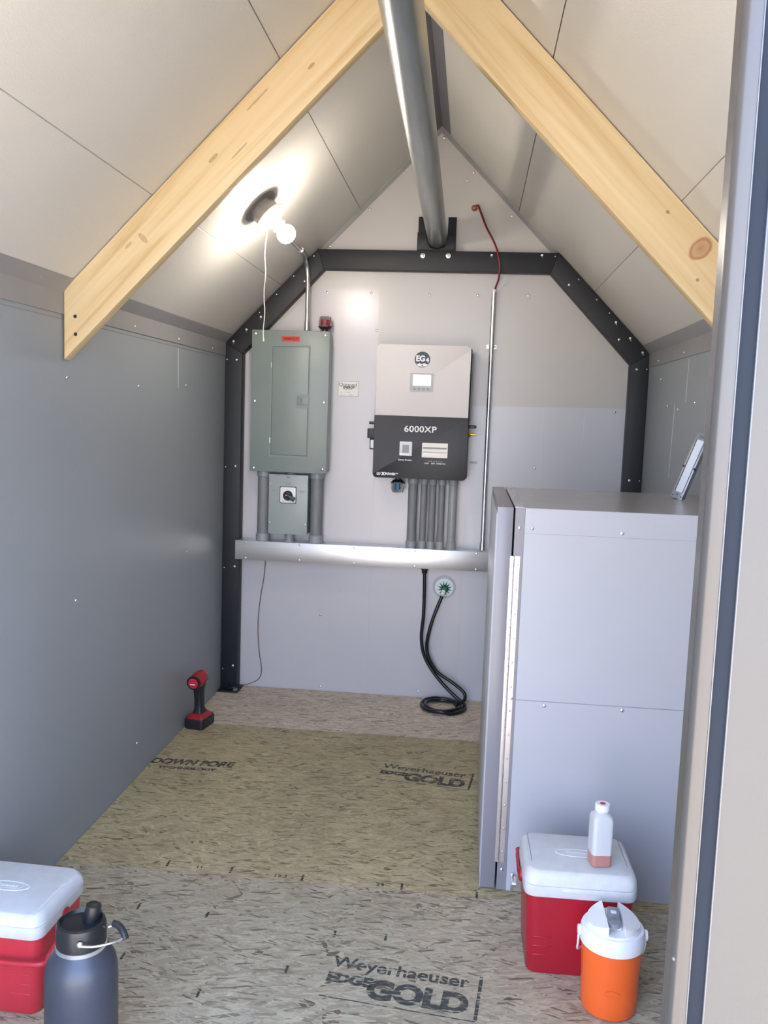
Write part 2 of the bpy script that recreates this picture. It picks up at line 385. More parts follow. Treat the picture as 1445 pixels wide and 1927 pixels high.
# ceiling: two slopes, each three sheets with a hairline joint over a backing
cg = M()
for s in (-1, 1):
    cg.prism([(0, HR+.045), (s*1.02, HR+.045-SL*1.02), (s*1.02, HR+.006-SL*1.02), (0, HR+.006)], 'y', FY-.12, .06)
ceil = struct(cg.build('ceiling', m_dark))
for s in (-1, 1):
    for a, b in ((0.0, .334), (.3362, .6585), (.6607, .93)):
        a0 = max(a, .0005)
        struct(M().prism([(s*a0, rz(a0)), (s*b, rz(b)), (s*b, rz(b)+.0055), (s*a0, rz(a0)+.0055)], 'y', FY-.1, -.0005).build('ceiling_sheet', m_ceil, ceil))
# flashings
nrm = 1/math.sqrt(1+SL*SL)
for i, s in enumerate((-1, 1)):
    t1 = .032; x1 = .9-t1
    g = M()
    g.prism([(s*.8985, 1.487), (s*.8985, HE-.001), (s*x1, rz(x1)-.001), (s*x1, rz(x1)-.003), (s*.8965, HE-.004), (s*.8965, 1.487)], 'y', FY+.001, -.061)
    o = struct(g.build('trim_%d' % (i+1), m_trim))
    for k in range(7):
        y = -.25-.42*k
        if abs(y+1.56) < .05: y += .08
        struct(M().dome((s*.8962, y, 1.505), (-s, 0, 0), .005, .003).build('screw', m_chrome, o))
        xm = .885
        struct(M().dome((s*xm, y+.2, rz(xm)-.0032), (-s*SL*nrm, 0, -nrm), .004, .0025).build('screw', m_chrome, o))
g = M()
g.prism([(-.036, rz(.036)-.001), (0, HR-.001), (.036, rz(.036)-.001), (.036, rz(.036)-.003), (0, HR-.0035), (-.036, rz(.036)-.003)], 'y', FY+.001, -.015)
struct(g.build('trim_3', mat('ridge_flashing', (.16,.16,.175,1), .42, 0, var=.05, spec=.5)))
g = M()
for s in (-1, 1):
    g.prism([(0, HR-.004), (s*.508, rz(.508)-.003), (s*.508, rz(.508)-.024), (0, HR-.026)], 'y', -.003, -.0004)
struct(g.build('trim_4', m_trim))
# back-wall sheets and rivets
m_sheetL = mat('sheet_left_daylit', (.54,.53,.55,1), .27, 0, var=.03, vscale=3, bump=.1, bscale=60, spec=.6)  # bluish daylight on the lower wall put into the sheet colour
struct(M().prism([(-.82, .004), (-.24, .004), (-.24, 1.775), (-.254, 1.789), (-.52, 1.789), (-.82, 1.49)], 'y', -.0018, 0).build('wall_sheet', m_sheetL, wb))
struct(M().prism([(.168, .004), (.86, .004), (.86, 1.318), (.168, 1.306)], 'y', -.0015, 0).build('wall_sheet', mat('sheet_right_daylit', (.53,.54,.58,1), .28, 0, var=.03, vscale=3, bump=.1, bscale=60, spec=.6), wb))  # bluer and brighter: daylight on the lower right wall set in the colour
struct(M().prism([(-.2395, .004), (.1675, .004), (.1675, 1.306), (-.2395, 1.306)], 'y', -.0016, 0).build('wall_sheet', m_sheetL, wb))  # added middle sheet, carries the painted daylight tint across the lower wall
struct(M().prism([(-.43, 1.96), (-.113, 2.256), (.143, 2.262), (.44, 1.96)], 'y', -.0012, 0).build('wall_sheet', m_back, wb))
for (x, z) in [(.01,2.418),(-.155,2.275),(.14,2.278),(.115,2.247),(.308,2.104),(-.295,2.125),(-.462,1.966),(-.468,1.773),(-.276,1.775),(-.248,1.616),(-.026,1.772),(.179,1.774),(.392,1.776),(.78,1.3),(.457,1.05),(-.459,.351),(-.006,.027),(-.45,.02)]:
    struct(M().dome((x, -.0017, z), (0,-1,0), .0055, .003).build('rivet', m_chrome, wb))
m_scr = mat('pale_scratch', (.70,.71,.72,1), .5)
for (x0, z0, x1, z1, w_) in [(.478,1.305,.483,.996,.0006),(.654,1.276,.652,1.17,.0011)]:
    struct(M().prism([(x0, z0), (x0+w_, z0), (x1+w_, z1), (x1, z1)], 'y', -.0019, -.0014).build('scratch_mark', m_scr, wb))
for (y0, z0, y1, z1, w_) in [(-.667,1.471,-.664,1.327,.0022)]:
    struct(M().prism([(y0, z0), (y0+w_, z0), (y1+w_, z1), (y1, z1)], 'x', -.9003, -.8995).build('scratch_mark', m_scr, wl))
for (y, z) in [(-1.554,1.324),(-1.506,.708),(-1.05,1.319),(-.576,1.34),(-1.55,1.441),(-.55,.7),(-2.3,.7),(-1.05,.12)]:
    struct(M().dome((-.9, y, z), (1,0,0), .0045, .003).build('rivet', m_chrome, wl))
struct(M().box(-.9002, -.8985, FY+.002, -.061, 1.474, 1.4765).build('sheet_seam', m_trim, wl))
for (y0, z0, y1, z1, w_) in [(-.736,1.479,-.728,1.333,.004),(-.571,1.33,-.552,1.066,.004)]:
    struct(M().prism([(y0, z0), (y0+w_, z0), (y1+w_, z1), (y1, z1)], 'x', .8995, .9003).build('scratch_mark', m_scr, wr))
for (y, z) in [(-.45,1.325),(-.85,1.33),(-.3,1.43),(-.62,1.31)]:
    struct(M().dome((.9, y, z), (-1,0,0), .005, .003).build('rivet', m_chrome, wr))
# door frame (right jamb): a rounded lip, a fine bead and a flat return beside the siding
g = M()
prof = [(.372, FY+.010), (.372, FY-.006)]
for k in range(13):
    a = math.pi + math.pi/2*k/12; prof.append((.3845+.0125*math.cos(a), FY-.006+.0145*math.sin(a)))
prof += [(.3848, FY+.010)]
g.prism(prof, 'z', -.34, rz(.38)-.02)
door = struct(g.build('door_1', m_jamb, angle=50))
struct(M().box(.3846, .3856, FY-.0215, FY+.009, -.34, rz(.39)-.02, bev=.0003).build('door_bead', m_bead, door))
struct(M().box(.3855, .3990, FY-.0185, FY+.009, -.34, rz(.40)-.02).build('door_return', m_slate, door))
struct(M().box(.3988, .4000, FY-.0205, FY+.0, -.34, rz(.41)-.02, bev=.0003).build('door_edge', m_bead, door))
struct(M().dome((.3738, FY-.012, .80), (-.8,-.6,0), .0022, .0015).build('screw', m_bead, door))

# stamped lettering on the boards
def stamp(s, size, x, y, ang, xs=1, align='LEFT', shear=0, bold=.0012):
    o = text(s, size, (x, y, .0004), m_stamp, fl, 'stamped_lettering', rot=(0,0,math.radians(ang)), ext=.0001, align=align, xs=xs, shear=shear, bold=bold); o['kind'] = 'structure'; return o
def board_stamp(x, y, k, ang=-6):
    c, s_ = math.cos(math.radians(ang)), math.sin(math.radians(ang))
    P = lambda a, b: (x+(a*c-b*s_)*k, y+(a*s_+b*c)*k)
    p = P(0, 0); stamp('Weyerhaeuser', .056*k, p[0], p[1], ang, xs=.95)
    p = P(0, -.058); stamp('EDGE', .042*k, p[0], p[1], ang, xs=1.0, bold=.0025)
    p = P(.098, -.078); stamp('GOLD', .088*k, p[0], p[1], ang, xs=.92, bold=.005*k)
    for (a0, b0, a1, b1, t) in [(.345,.03,.345,-.12,.008),(0,-.125,.345,-.125,.003)]:
        q0 = P(a0, b0); q1 = P(a1, b1); dx, dy = q1[0]-q0[0], q1[1]-q0[1]; L = math.hypot(dx, dy); nx, ny = -dy/L*t/2*k, dx/L*t/2*k
        struct(M().prism([(q0[0]+nx, q0[1]+ny), (q1[0]+nx, q1[1]+ny), (q1[0]-nx, q1[1]-ny), (q0[0]-nx, q0[1]-ny)], 'z', .0002, .0005).build('stamped_bar', m_stamp, fl))
board_stamp(-.08, -1.945, .98)
board_stamp(-.08, -.80, .93, -7)
stamp('DOWN PORE', .062, -.905, -.905, 2, xs=.78, bold=.003, shear=.2)
stamp('TECHNOLOGY', .026, -.86, -.955, 2, xs=1.15, bold=.0012)
for (x, y) in [(-.60,-1.80),(-.42,-1.81),(-.18,-1.99),(-.094,-1.84),(.03,-1.835),(-.56,-2.0),(-.35,-2.1),(-.1,-2.18),(.16,-2.2)]:
    struct(M().box(x-.003, x+.003, y-.013, y+.013, .0002, .0005).build('stamped_bar', m_stamp, fl))
for (x, y) in [(-.60,-1.585),(-.42,-1.59),(-.22,-1.60),(.05,-1.60),(.25,-1.61)]:
    struct(M().box(x-.003, x+.003, y-.016, y+.016, .0002, .0005).build('stamped_bar', m_stamp, fl))
for (s, x, y) in [('16', -.52, -1.59), ('19.2', -.30, -1.60), ('24', -.02, -1.6)]:
    stamp(s, .022, x, y, 0, bold=.0005)

# ------------------------------------------------------------------ black steel frame on the back wall
fr = thing('steel_frame', 'black steel tube portal frame bolted against the back wall', 'frame', (0, -.03, 0))
Y0, Y1 = -.060, -.0022
tt = .002
pl_ = [(-.898, .006), (-.824, .006), (-.824, 1.497), (-.898, HE-.004)]
M().prism(pl_, 'y', Y0, Y1, bev=.0015).build('post', m_black, fr)
M().prism([(-x, z) for x, z in pl_], 'y', Y0, Y1, bev=.0015).build('post', m_black, fr)
dz = 1.955-.004
db = [(-.898, HE-.003), (-.824, 1.4985), (-.477, 1.862), (-.502, rz(.502)-.006)]
M().prism(db, 'y', Y0, Y1, bev=.0015).build('corner_brace', m_black, fr)
M().prism([(-x, z) for x, z in db], 'y', Y0, Y1, bev=.0015).build('corner_brace', m_black, fr)
M().prism([(-.501, 1.945), (-.476, 1.863), (.476, 1.863), (.501, 1.945)], 'y', Y0, Y1, bev=.0015).build('top_beam', m_black, fr)
M().box(-.899, -.806, -.112, -.0025, .0005, .006, bev=.001).build('base_plate', m_black, fr)
M().box(.806, .899, -.112, -.0025, .0005, .006, bev=.001).build('base_plate', m_black, fr)
sc0 = M().lathe([(0,.0062),(.0015,.0062),(.0035,.0045),(.0045,.0015)], (0, Y0, 0), (0,-1,0), 12).build('screw', m_chrome, fr)
sc0.location = (-.848, 0, 1.47)
for (x, z) in [(-.846,1.009),(-.842,.563),(-.842,.109),(-.557,1.809),(.553,1.816),(.77,1.599),(.849,1.479),(.849,1.017),(.849,.563),(.849,.109)]:
    c = copy_child(sc0, fr, (0,0,0)); c.location = (x, 0, z)
hole = M().lathe([(0,.0028),(.0014,.0026),(.002,.001)], (0, Y0, 0), (0,-1,0), 10).build('rivet', m_emt, fr)
hole.location = (-.890, 0, 1.471)
for (x, z) in [(-.890,1.005),(-.889,.555),(-.889,.093),(-.678,1.752),(-.605,1.83),(-.52,1.915),(-.751,1.674),(.591,1.839),(.669,1.759),(.724,1.706),(.890,1.481),(.890,1.017),(.890,.555),(.49,1.93)]:
    c = copy_child(hole, fr, (0,0,0)); c.location = (x, 0, z)
pt = M().lathe([(0,.0032),(.012,.0028),(.02,.0006)], (0, Y0+.002, 0), (0.1,-.6,-.55), 8).lathe([(0,.005),(.002,.005)], (0, Y0, 0), (0,-1,0), 8).build('self_tapping_screw', m_chrome, fr)
pt.location = (-.744, 0, 1.655)
for (x, z) in [(-.806,1.60),(-.862,1.548),(.752,1.668),(.814,1.605),(.868,1.548),(.229,1.93),(.436,1.933)]:
    c = copy_child(pt, fr, (0,0,0)); c.location = (x, 0, z)
bw = M().tube([(-.86,-.055,.03),(-.85,-.085,.014),(-.825,-.09,.02),(-.80,-.07,.012)], .0035, 8, 6).build('ground_lug', m_wireblk, fr)
M().lathe([(0,.011),(.008,.011),(.010,.006)], (-.822,-.088,.006), (0,0,1), 6).build('anchor_bolt', m_emt, fr)

# ------------------------------------------------------------------ pipe bracket + ridge pipe
br = thing('pipe_bracket', 'black steel saddle bracket bolted on top beam under the pipe end', 'bracket', (0, -.04, 1.95))
M().prism([(-.083,1.9465),(.077,1.9465),(.077,2.092),(.042,2.092),(.042,2.005),(-.045,2.005),(-.045,2.092),(-.083,2.092)], 'y', -.017, -.010, bev=.0008).build('upright_plate', m_black, br)
M().prism([(-.083,1.9465),(.076,1.9465),(.075,2.018),(.050,2.018),(.044,1.985),(.03,1.955),(0,1.9475),(-.03,1.955),(-.044,1.985),(-.05,2.018),(-.083,2.018)], 'y', -.066, -.060, bev=.0008).build('saddle_plate', m_black, br)
M().box(-.083, .076, -.066, -.010, 1.9445, 1.9485).build('shelf_plate', m_black, br)
b0 = M().lathe([(0,.010),(.002,.010),(.0021,.0075),(.008,.007),(.0095,.004)], (-.058,-.0602,1.924), (0,-1,0), 14).build('bolt', m_chrome, br)
copy_child(b0, br, (.107, 0, .001))
R_P = .041
def px(y): return .001-.0085*y
pp = M()
p0 = Vector((px(-.067), -.067, 1.9955)); p1 = Vector((px(-3.05), -3.05, 1.9955))
d = (p1-p0); Lp = d.length
prof = [(0, R_P-.003), (.001, R_P)] + [(Lp*k/12, R_P) for k in range(1, 12)] + [(Lp-.001, R_P), (Lp, R_P-.003)]
pp.lathe(prof, p0, d, 48)
pipe = pp.build('galvanized_pipe', m_galv, origin=tuple((p0+p1)/2))
tag(pipe, 'thick galvanized steel pipe running along under the ridge', 'pipe')
pipe['label'] = 'thick galvanized steel pipe running lengthwise under the roof ridge'

# ------------------------------------------------------------------ rafters
A = math.atan(SL)
def rafter(s, label, knots, mname):
    yc = -1.5605
    m = pine(mname, knots)
    hv = .182 if s < 0 else .192
    # local frame: X along the slope from eave to ridge, Z up-normal
    def loc(x, z):
        u = (abs(x)-.9)*-1
        dx, dz = u, z-HE
        return (dx*math.cos(A)+dz*math.sin(A), -dx*math.sin(A)+dz*math.cos(A))
    e = .0015
    pts = [(.8955, rz(.8955)-.004), (.866, rz(.866)-.0035), (e, HR-.006), (e, HR-.006-hv), (.8955, rz(.8955)-hv)]
    poly = [loc(*p) for p in pts]
    root = thing('roof_rafter', label, 'rafter', (s*.9, yc, HE))
    if s < 0: root.rotation_euler = (0, -A, 0)
    else: root.rotation_euler = (0, -A, 0); root.rotation_euler = (0, A-math.pi, 0)
    g = M(); 
    if s > 0: poly = [(x, -z) for x, z in poly]
    g.prism(poly, 'y', -.019, .019, bev=.0018)
    me_o = g.build('board', m, None); me_o.parent = root
    return root, me_o, loc
rl, rlb, loc = rafter(-1, 'pale pine rafter on the left slope, end nailed to left wall', [(.52,-.05,.012,.0035,(.34,.20,.09,1)),(.25,-.06,.005,.012,(.42,.26,.12,1)),(.85,-.07,.008,.003,(.30,.17,.07,1)),(.70,-.03,.03,.0022,(.36,.22,.1,1)),(.21,-.045,.009,.003,(.42,.27,.12,1)),(.58,-.085,.022,.0018,(.36,.22,.1,1))], 'pine_left')
for (x, z) in [(.865,1.482),(.864,1.436)]:
    u, v = loc(x, z)
    o = M().lathe([(0,.005),(.0012,.0045),(.0013,.001)], (u, -.0192, v), (0,-1,0), 10).build('screw', m_blackpl); o.parent = rl
kx, kz = loc(.711, 1.68); k2 = loc(.628, 1.765); k3 = loc(.709, 1.606)
rrf, rrb, _ = rafter(1, 'pale pine rafter with a large brown knot on the right slope', [(kx, -kz, .017, .024, (.36,.17,.08,1)), (k2[0], -k2[1], .0035, .003, (.16,.09,.05,1)), (k3[0], -k3[1], .003, .003, (.16,.09,.05,1))], 'pine_right')

# ------------------------------------------------------------------ lamp on the left slope
nl = Vector((SL, 0, -1)).normalized()
lb = Vector((-.538, -.935, rz(.538)-.0005))
lamp = thing('ceiling_lamp', 'lit bare bulb in white porcelain lampholder on the left roof slope', 'lamp', tuple(lb))
M().lathe([(0,.064),(.003,.064),(.004,.060)], lb, nl, 40).build('cover_ring', m_lamp_box, lamp)
M().lathe([(.004,.046),(.044,.046)], lb, nl, 8).build('junction_box', m_lamp_box, lamp, angle=20)
hold = M().lathe([(.044,.055),(.047,.057),(.053,.057),(.058,.052),(.062,.036),(.072,.027),(.082,.0235),(.089,.0235),(.091,.020)], lb, nl, 40).build('lampholder', m_porc, lamp)
M().lathe([(.087,.0245),(.091,.0245)], lb, nl, 30).build('socket_rim', m_porc, hold)
for a in (.6, .6+math.pi):
    q = nl.to_track_quat('Z','Y'); pdir = q @ Vector((math.cos(a), math.sin(a), 0))
    M().dome(lb+nl*.056+pdir*.042, nl, .004, .003, 10).build('screw', m_chrome, hold)
M().lathe([(.090,.014),(.097,.017),(.105,.024),(.114,.0295),(.124,.0315),(.134,.0295),(.143,.024),(.150,.014),(.1525,.004)], lb, nl, 32).build('bulb', m_bulb, lamp)
cs = lb+nl*.060+Vector((.012, -.02, -.028))
cx, cy, cz = -.513, -.955, 1.885
pts = [(cx, cy, cz), (cx, cy, cz-.03)]
for k in range(1, 12): pts.append((cx+.0022*math.sin(k*1.7), cy, cz-.03-.034*k))
cord = M().tube(pts, .0016, 8, 4).build('pull_cord', m_porc, lamp)
M().lathe([(0,.003),(.006,.0045),(.014,.0045),(.016,.002)], (cx, cy, cz-.022), (0,0,1), 10).build('cord_guide', m_porc, cord)
M().lathe([(0,.0032),(.012,.002)], pts[-1], (0,0,1), 8).build('cord_end', m_porc, cord)

# ------------------------------------------------------------------ conduits (metal)
ec = thing('metal_conduit', 'bent metal conduit dropping from the roof slope to the breaker panel', 'conduit', (-.54, -.08, 1.6))
o_ = nl*.013
pts = [Vector((-.538, -.885, rz(.538)))+nl*.03, Vector((-.540, -.82, rz(.54)))+o_, Vector((-.544, -.45, rz(.544)))+o_, Vector((-.544, -.20, rz(.544)))+o_, Vector((-.543, -.125, rz(.543)-.022)), Vector((-.541, -.095, rz(.54)-.055)), Vector((-.538, -.088, 1.80)), Vector((-.538, -.085, 1.70)), Vector((-.538, -.0845, 1.603))]
M().tube(pts, .0088, 16, 6).build('tube', m_emt, ec)
M().cyl((-.538,-.0845,1.600), (-.538,-.0845,1.640), .0108, 16).build('connector', m_emt, ec)
M().cyl(Vector((-.5435,-.27,rz(.5435)))+o_, Vector((-.5435,-.235,rz(.5435)))+o_, .0108, 16).build('coupling', m_emt, ec)

e2 = thing('metal_conduit', 'straight thin metal conduit rising beside the inverter, open at its top', 'conduit', (.248, -.03, .69))
M().tube([(.248,-.05,.689),(.2482,-.048,.74),(.2482,-.034,.82),(.2482,-.018,.90),(.248,-.0165,1.1),(.247,-.0165,1.79)], .0098, 16, 5).build('tube', m_emt, e2)
M().cyl((.247,-.0165,1.786), (.247,-.0165,1.797), .0115, 16).build('white_bushing', m_porc, e2)
M().cyl((.248,-.051,.6885), (.248,-.050,.72), .012, 16).build('connector', m_emt, e2)
st = M().box(.226, .268, -.0035, -.0015, 1.552, 1.568).lathe([(-.006,.0118),(.006,.0118)], (.2475,-.0165,1.56), (0,0,1), 16).build('strap', m_emt, e2)
M().dome((.262, -.0035, 1.56), (0,-1,0), .005, .004).build('screw', m_chrome, st)
# copper end and red-black wire
cp = thing('cable_grommet', 'shiny copper strain relief where the red wire enters the gable', 'grommet', (.149, -.002, 2.133))
M().lathe([(0,.014),(.006,.014),(.012,.012),(.018,.007),(.020,.002)], (.149,-.0012,2.133), (0,-1,-.25), 18).build('copper_dome', m_copper, cp)
for k in (-1, 0, 1): M().box(.148+k*.006, .1495+k*.006, -.0225+abs(k)*.003, -.012, 2.121, 2.14).build('slot', m_dark, cp)
wr_ = thing('wire_pair', 'red and black wire curving from copper grommet into the thin conduit', 'wire', (.25, -.05, 1.9))
base = [(.155,-.012,2.138),(.163,-.02,2.140),(.175,-.035,2.11),(.202,-.05,2.045),(.235,-.062,1.985),(.253,-.070,1.94),(.265,-.072,1.885),(.262,-.055,1.835),(.252,-.028,1.805),(.247,-.0175,1.775)]
M().tube([(x-.0016, y, z) for x, y, z in base], .0023, 8, 6).build('red_wire', m_wirered, wr_)
M().tube([(x+.0022, y-.0008, z+.0012) for x, y, z in base], .0021, 8, 6).build('black_wire', m_wireblk, wr_)

# ------------------------------------------------------------------ wireway
ww = thing('wireway', 'long silver aluminium wireway across the back wall below the panels', 'wireway', (-.26, -.05, .603))
M().box(-.8225, .300, -.098, -.0022, .605, .6855, bev=.001).build('trough', m_alu, ww)
M().box(-.830, .301, -.1005, -.098, .603, .6875, bev=.0008).build('front_cover', m_alu, ww)
s0 = M().lathe([(0,.0052),(.001,.0052),(.003,.0035),(.0035,.001)], (-.783,-.1005,.680), (0,-1,0), 10).build('screw', m_emt, ww)
for (x, z) in [(-.783,.611),(-.542,.680),(-.543,.612),(-.302,.680),(-.302,.611),(-.039,.680),(-.039,.611),(.225,.680),(.225,.611)]:
    copy_child(s0, ww, (x+.783, 0, z-.680))

# ------------------------------------------------------------------ breaker panel
bp = thing('breaker_panel', 'tall grey green breaker panel with narrow hinged door', 'electrical panel', (-.6, -.05, .995))
M().box(-.733, -.438, -.100, -.0024, .999, 1.590, bev=.002).build('enclosure', m_panell, bp)
M().box(-.769, -.433, -.110, -.100, .994, 1.597, bev=.0025).build('cover', m_panel, bp)
M().prism(rpoly(-.685,-.514,1.058,1.538,.003,.003,.003,.003,3), 'y', -.1125, -.110).build('door_frame', m_panel, bp)
dr = M().box(-.676, -.520, -.1145, -.1115, 1.069, 1.528, bev=.0008).build('door', m_panel, bp)
M().box(-.5785, -.514, -.1149, -.1146, 1.27, 1.331).build('latch_recess', m_panel, dr)
M().box(-.567, -.519, -.1175, -.1147, 1.284, 1.320, bev=.0012).build('latch', m_panel, dr)
M().box(-.553, -.544, -.1185, -.1174, 1.292, 1.311).build('latch_grip', m_inkgrey, dr)
for (x0, x1, z0, z1) in [(-.6772,-.6758,1.068,1.529),(-.5202,-.5188,1.068,1.529),(-.677,-.519,1.0678,1.0692),(-.677,-.519,1.5278,1.5292)]:
    M().box(x0, x1, -.1147, -.1118, z0, z1).build('door_gap', m_dark, bp)
for z in (1.13, 1.45): M().box(-.683, -.680, -.1155, -.112, z-.011, z+.011).build('hinge', m_chrome, bp)
s1 = M().lathe([(0,.0065),(.0015,.0065),(.004,.0045),(.005,.001)], (-.753,-.110,1.581), (0,-1,0), 12).build('screw', m_chrome, bp)
for (x, z) in [(-.453,1.580),(-.752,1.009),(-.450,1.013),(-.752,1.296),(-.452,1.298)]: copy_child(s1, bp, (x+.753, 0, z-1.581))
lab = M().box(-.640, -.562, -.1108, -.110, 1.550, 1.573).build('voltage_label', m_redlab, bp); lab['label'] = 'red voltage label'
text('120/240 VOLTS', .0135, (-.601,-.1112,1.5615), m_ink, lab, xs=.72, bold=.0005)

# surge protectors
def surge(name, label, base_, d, inner, loc):
    t = thing(name, label, 'surge protector', loc)
    M().lathe([(0,.013),(.010,.013),(.0101,.019),(.016,.026),(.020,.0275)], base_, d, 24).build('base', m_blackpl, t)
    M().lathe([(.0201,.031),(.0245,.031)], base_, d, 6).build('collar', m_blackpl, t, angle=20)
    M().lathe([(.0246,.0285),(.045,.0285),(.062,.0245),(.064,.022)], base_, d, 8).build('clear_cap', m_glass, t, angle=20)
    M().lathe([(.0248,.016 if inner is m_redin else .008),(.050,.016 if inner is m_redin else .008)], base_, d, 16).build('insert', inner, t)
    return t
surge('surge_protector', 'surge protector with red insert standing on the breaker panel', (-.463,-.062,1.5985), (0,0,1), m_redin, (-.463,-.062,1.5985))
surge('surge_protector', 'surge protector with blue insert hanging below the inverter', (-.126,-.072,.9905), (0,0,-1), m_blue, (-.126,-.072,.9905))

# ------------------------------------------------------------------ switch box
sw = thing('transfer_switch', 'small grey green switch box with black rotary knob', 'switch', (-.6, -.05, .722))
M().box(-.683, -.514, -.090, -.0024, .726, .981, bev=.0015).build('enclosure', m_panel, sw)
M().box(-.686, -.514, -.0955, -.090, .723, .984, bev=.0015).build('cover', m_panell, sw)
M().prism(rpoly(-.637,-.563,.858,.932,.006,.006,.006,.006,4), 'y', -.0965, -.0955).build('dial_border', m_blackpl, sw)
M().prism(rpoly(-.634,-.566,.861,.929,.005,.005,.005,.005,4), 'y', -.099, -.0965, bev=.0006).build('dial_plate', m_white, sw)
kc = Vector((-.600,-.099,.893))
kn = M().lathe([(0,.0215),(.004,.0215),(.005,.019),(.014,.018),(.016,.016)], kc, (0,-1,0), 28).build('knob', m_blackpl, sw)
T = Matrix.Translation(kc) @ Matrix.Rotation(math.radians(27), 4, 'Y')
M().box(-.014, .036, -.024, -.004, -.0085, .0085, bev=.003, T=T).build('knob_lever', m_blackpl, kn)
M().dome((-.603,-.1235,.895), (0,-1,0), .0025, .001, 8).build('pointer_dot', m_white, kn)
text('OFF', .011, (-.600,-.0958,.944), m_inkgrey, sw, xs=1.3)
text('INVERTER', .0055, (-.660,-.0958,.913), m_inkgrey, sw)
text('GENERATOR\nPOWER', .0055, (-.540,-.0958,.911), m_inkgrey, sw)
text('I', .006, (-.600,-.0993,.922), m_inkgrey, sw); text('LINE', .0045, (-.622,-.0993,.866), m_inkgrey, sw); text('GEN', .0045, (-.576,-.0993,.866), m_inkgrey, sw)
M().box(-.609, -.592, -.0958, -.0955, .970, .975).build('nameplate', m_inkgrey, sw)
s2 = M().lathe([(0,.004),(.001,.004),(.0025,.0025)], (-.679,-.0955,.942), (0,-1,0), 10).build('screw', m_chrome, sw)
for (x, z) in [(-.521,.941),(-.679,.773),(-.521,.771)]: copy_child(s2, sw, (x+.679, 0, z-.942))

# ------------------------------------------------------------------ pvc conduits
def pvc(x, y, r, z0, z1, label, group=None, collars=True, m=None):
    t = thing('plastic_conduit', label, 'conduit', (x, y, z0), group)
    if z1-z0 > .1:
        M().cyl((x, y, z0+.002), (x, y, z1-.002), r, 28).build('tube', m or m_pvc, t)
        M().lathe([(0,r*1.16),(.030,r*1.16),(.033,r*1.05)], (x, y, z0), (0,0,1), 28).build('collar', m_pvcl, t)
        M().lathe([(0,r*1.16),(.022,r*1.16),(.025,r*1.05)], (x, y, z1), (0,0,-1), 28).build('collar', m_pvcl, t)
    else:
        M().cyl((x, y, z0), (x, y, z1), r, 28).build('tube', m or m_pvcl, t)
        M().lathe([(0,r*1.25),(.006,r*1.25)], (x, y, z0), (0,0,1), 28).build('collar', m_pvcl, t)
    return t
ZT = .6865
pvc(-.717, -.058, .0255, ZT, .9935, 'thick grey conduit left of the switch box, below the breaker panel')
pvc(-.482, -.052, .0265, ZT, .9935, 'thick grey conduit right of the switch box, below the breaker panel')
pvc(-.597, -.055, .0190, .9845, .9935, 'short conduit nipple joining breaker panel bottom to the switch box top')
pvc(-.599, -.055, .0195, ZT, .7225, 'short conduit nipple between switch box bottom and the silver wireway')
G5 = 'grey conduits under the inverter'
for (x, r, lab_) in [(-.0600,.0200,'leftmost and darker thick grey conduit of five under the inverter'),(-.0125,.0145,'second grey conduit from left under inverter, with printed side'),(.0250,.0145,'slim grey conduit in the middle of five under the inverter'),(.0645,.0145,'fourth grey conduit from left under the inverter'),(.1120,.0185,'rightmost and palest thick grey conduit under the inverter')]:
    pvc(x, -.072, r, ZT, .9905, lab_, G5, m=(m_pvcl if x > .1 else None))

# ------------------------------------------------------------------ inverter
iv = thing('solar_inverter', 'white and black wall-mounted solar inverter between the conduits', 'inverter', (-.03, -.07, .99))
M().box(-.224, .168, -.128, -.004, 1.000, 1.540, bev=.006).build('chassis', m_blackpl, iv)
M().box(-.15, .10, -.06, -.003, 1.545, 1.551).build('hanger_plate', m_blackpl, iv)
wc = M().prism(rpoly(-.2285,.1635,1.2535,1.5485,.0,.0,.017,.017), 'y', -.142, -.10, bev=.002).build('upper_cover', m_invwhite, iv); wc['label'] = 'white upper cover'
bc = M().prism(rpoly(-.2295,.1655,.9915,1.2530,.018,.018,.0,.0), 'y', -.144, -.10, bev=.002).build('lower_cover', m_invblack, iv); bc['label'] = 'black lower cover'
# cooling fins on the right side
for k in range(9): M().box(.168, .174, -.118+.012*k, -.114+.012*k, 1.24, 1.52).build('cooling_fin', m_blackpl, iv)
lg = M().lathe([(0,.0325),(.0005,.0325)], (-.037,-.142,1.489), (0,-1,0), 40).build('logo', m_teal, wc)
text('EG', .0315, (-.0450,-.1427,1.492), m_wtext, lg, xs=.98, bold=.0014)
text('4', .024, (-.0160,-.1427,1.487), m_wtext, lg, bold=.0012)
M().prism([(-.064,1.4745),(-.058,1.469),(-.048,1.474),(-.040,1.4705),(-.028,1.474),(-.016,1.4695),(-.0095,1.4745),(-.019,1.463),(-.037,1.4585),(-.055,1.463)], 'y', -.1428, -.1424).build('logo_band', m_wtext, lg)
M().box(-.040, -.033, -.1432, -.1428, 1.461, 1.468).build('logo_mark', m_greyp, lg)
dp = M().prism(rpoly(-.0855,.0125,1.3560,1.4330,.003,.003,.003,.003,3), 'y', -.1445, -.142).build('display_panel', mat('display_bezel', (.38,.39,.40,1), .4), wc)
M().prism(rpoly(-.0720,.0010,1.3820,1.4255,.002,.002,.002,.002,3), 'y', -.1455, -.1445).build('screen', m_lcd, dp)
for k in range(4): M().lathe([(0,.0055),(.001,.0055),(.0012,.003)], (-.065+.0185*k,-.1445,1.367), (0,-1,0), 14).build('button', m_greyp, dp)
M().dome((.0185,-.142,1.4245), (0,-1,0), .0022, .001, 8).build('indicator', m_greyp, wc)
text('6000XP', .0355, (-.0345,-.1446,1.1995), m_wtext, bc, xs=1.14, bold=.0005, space=1.06)
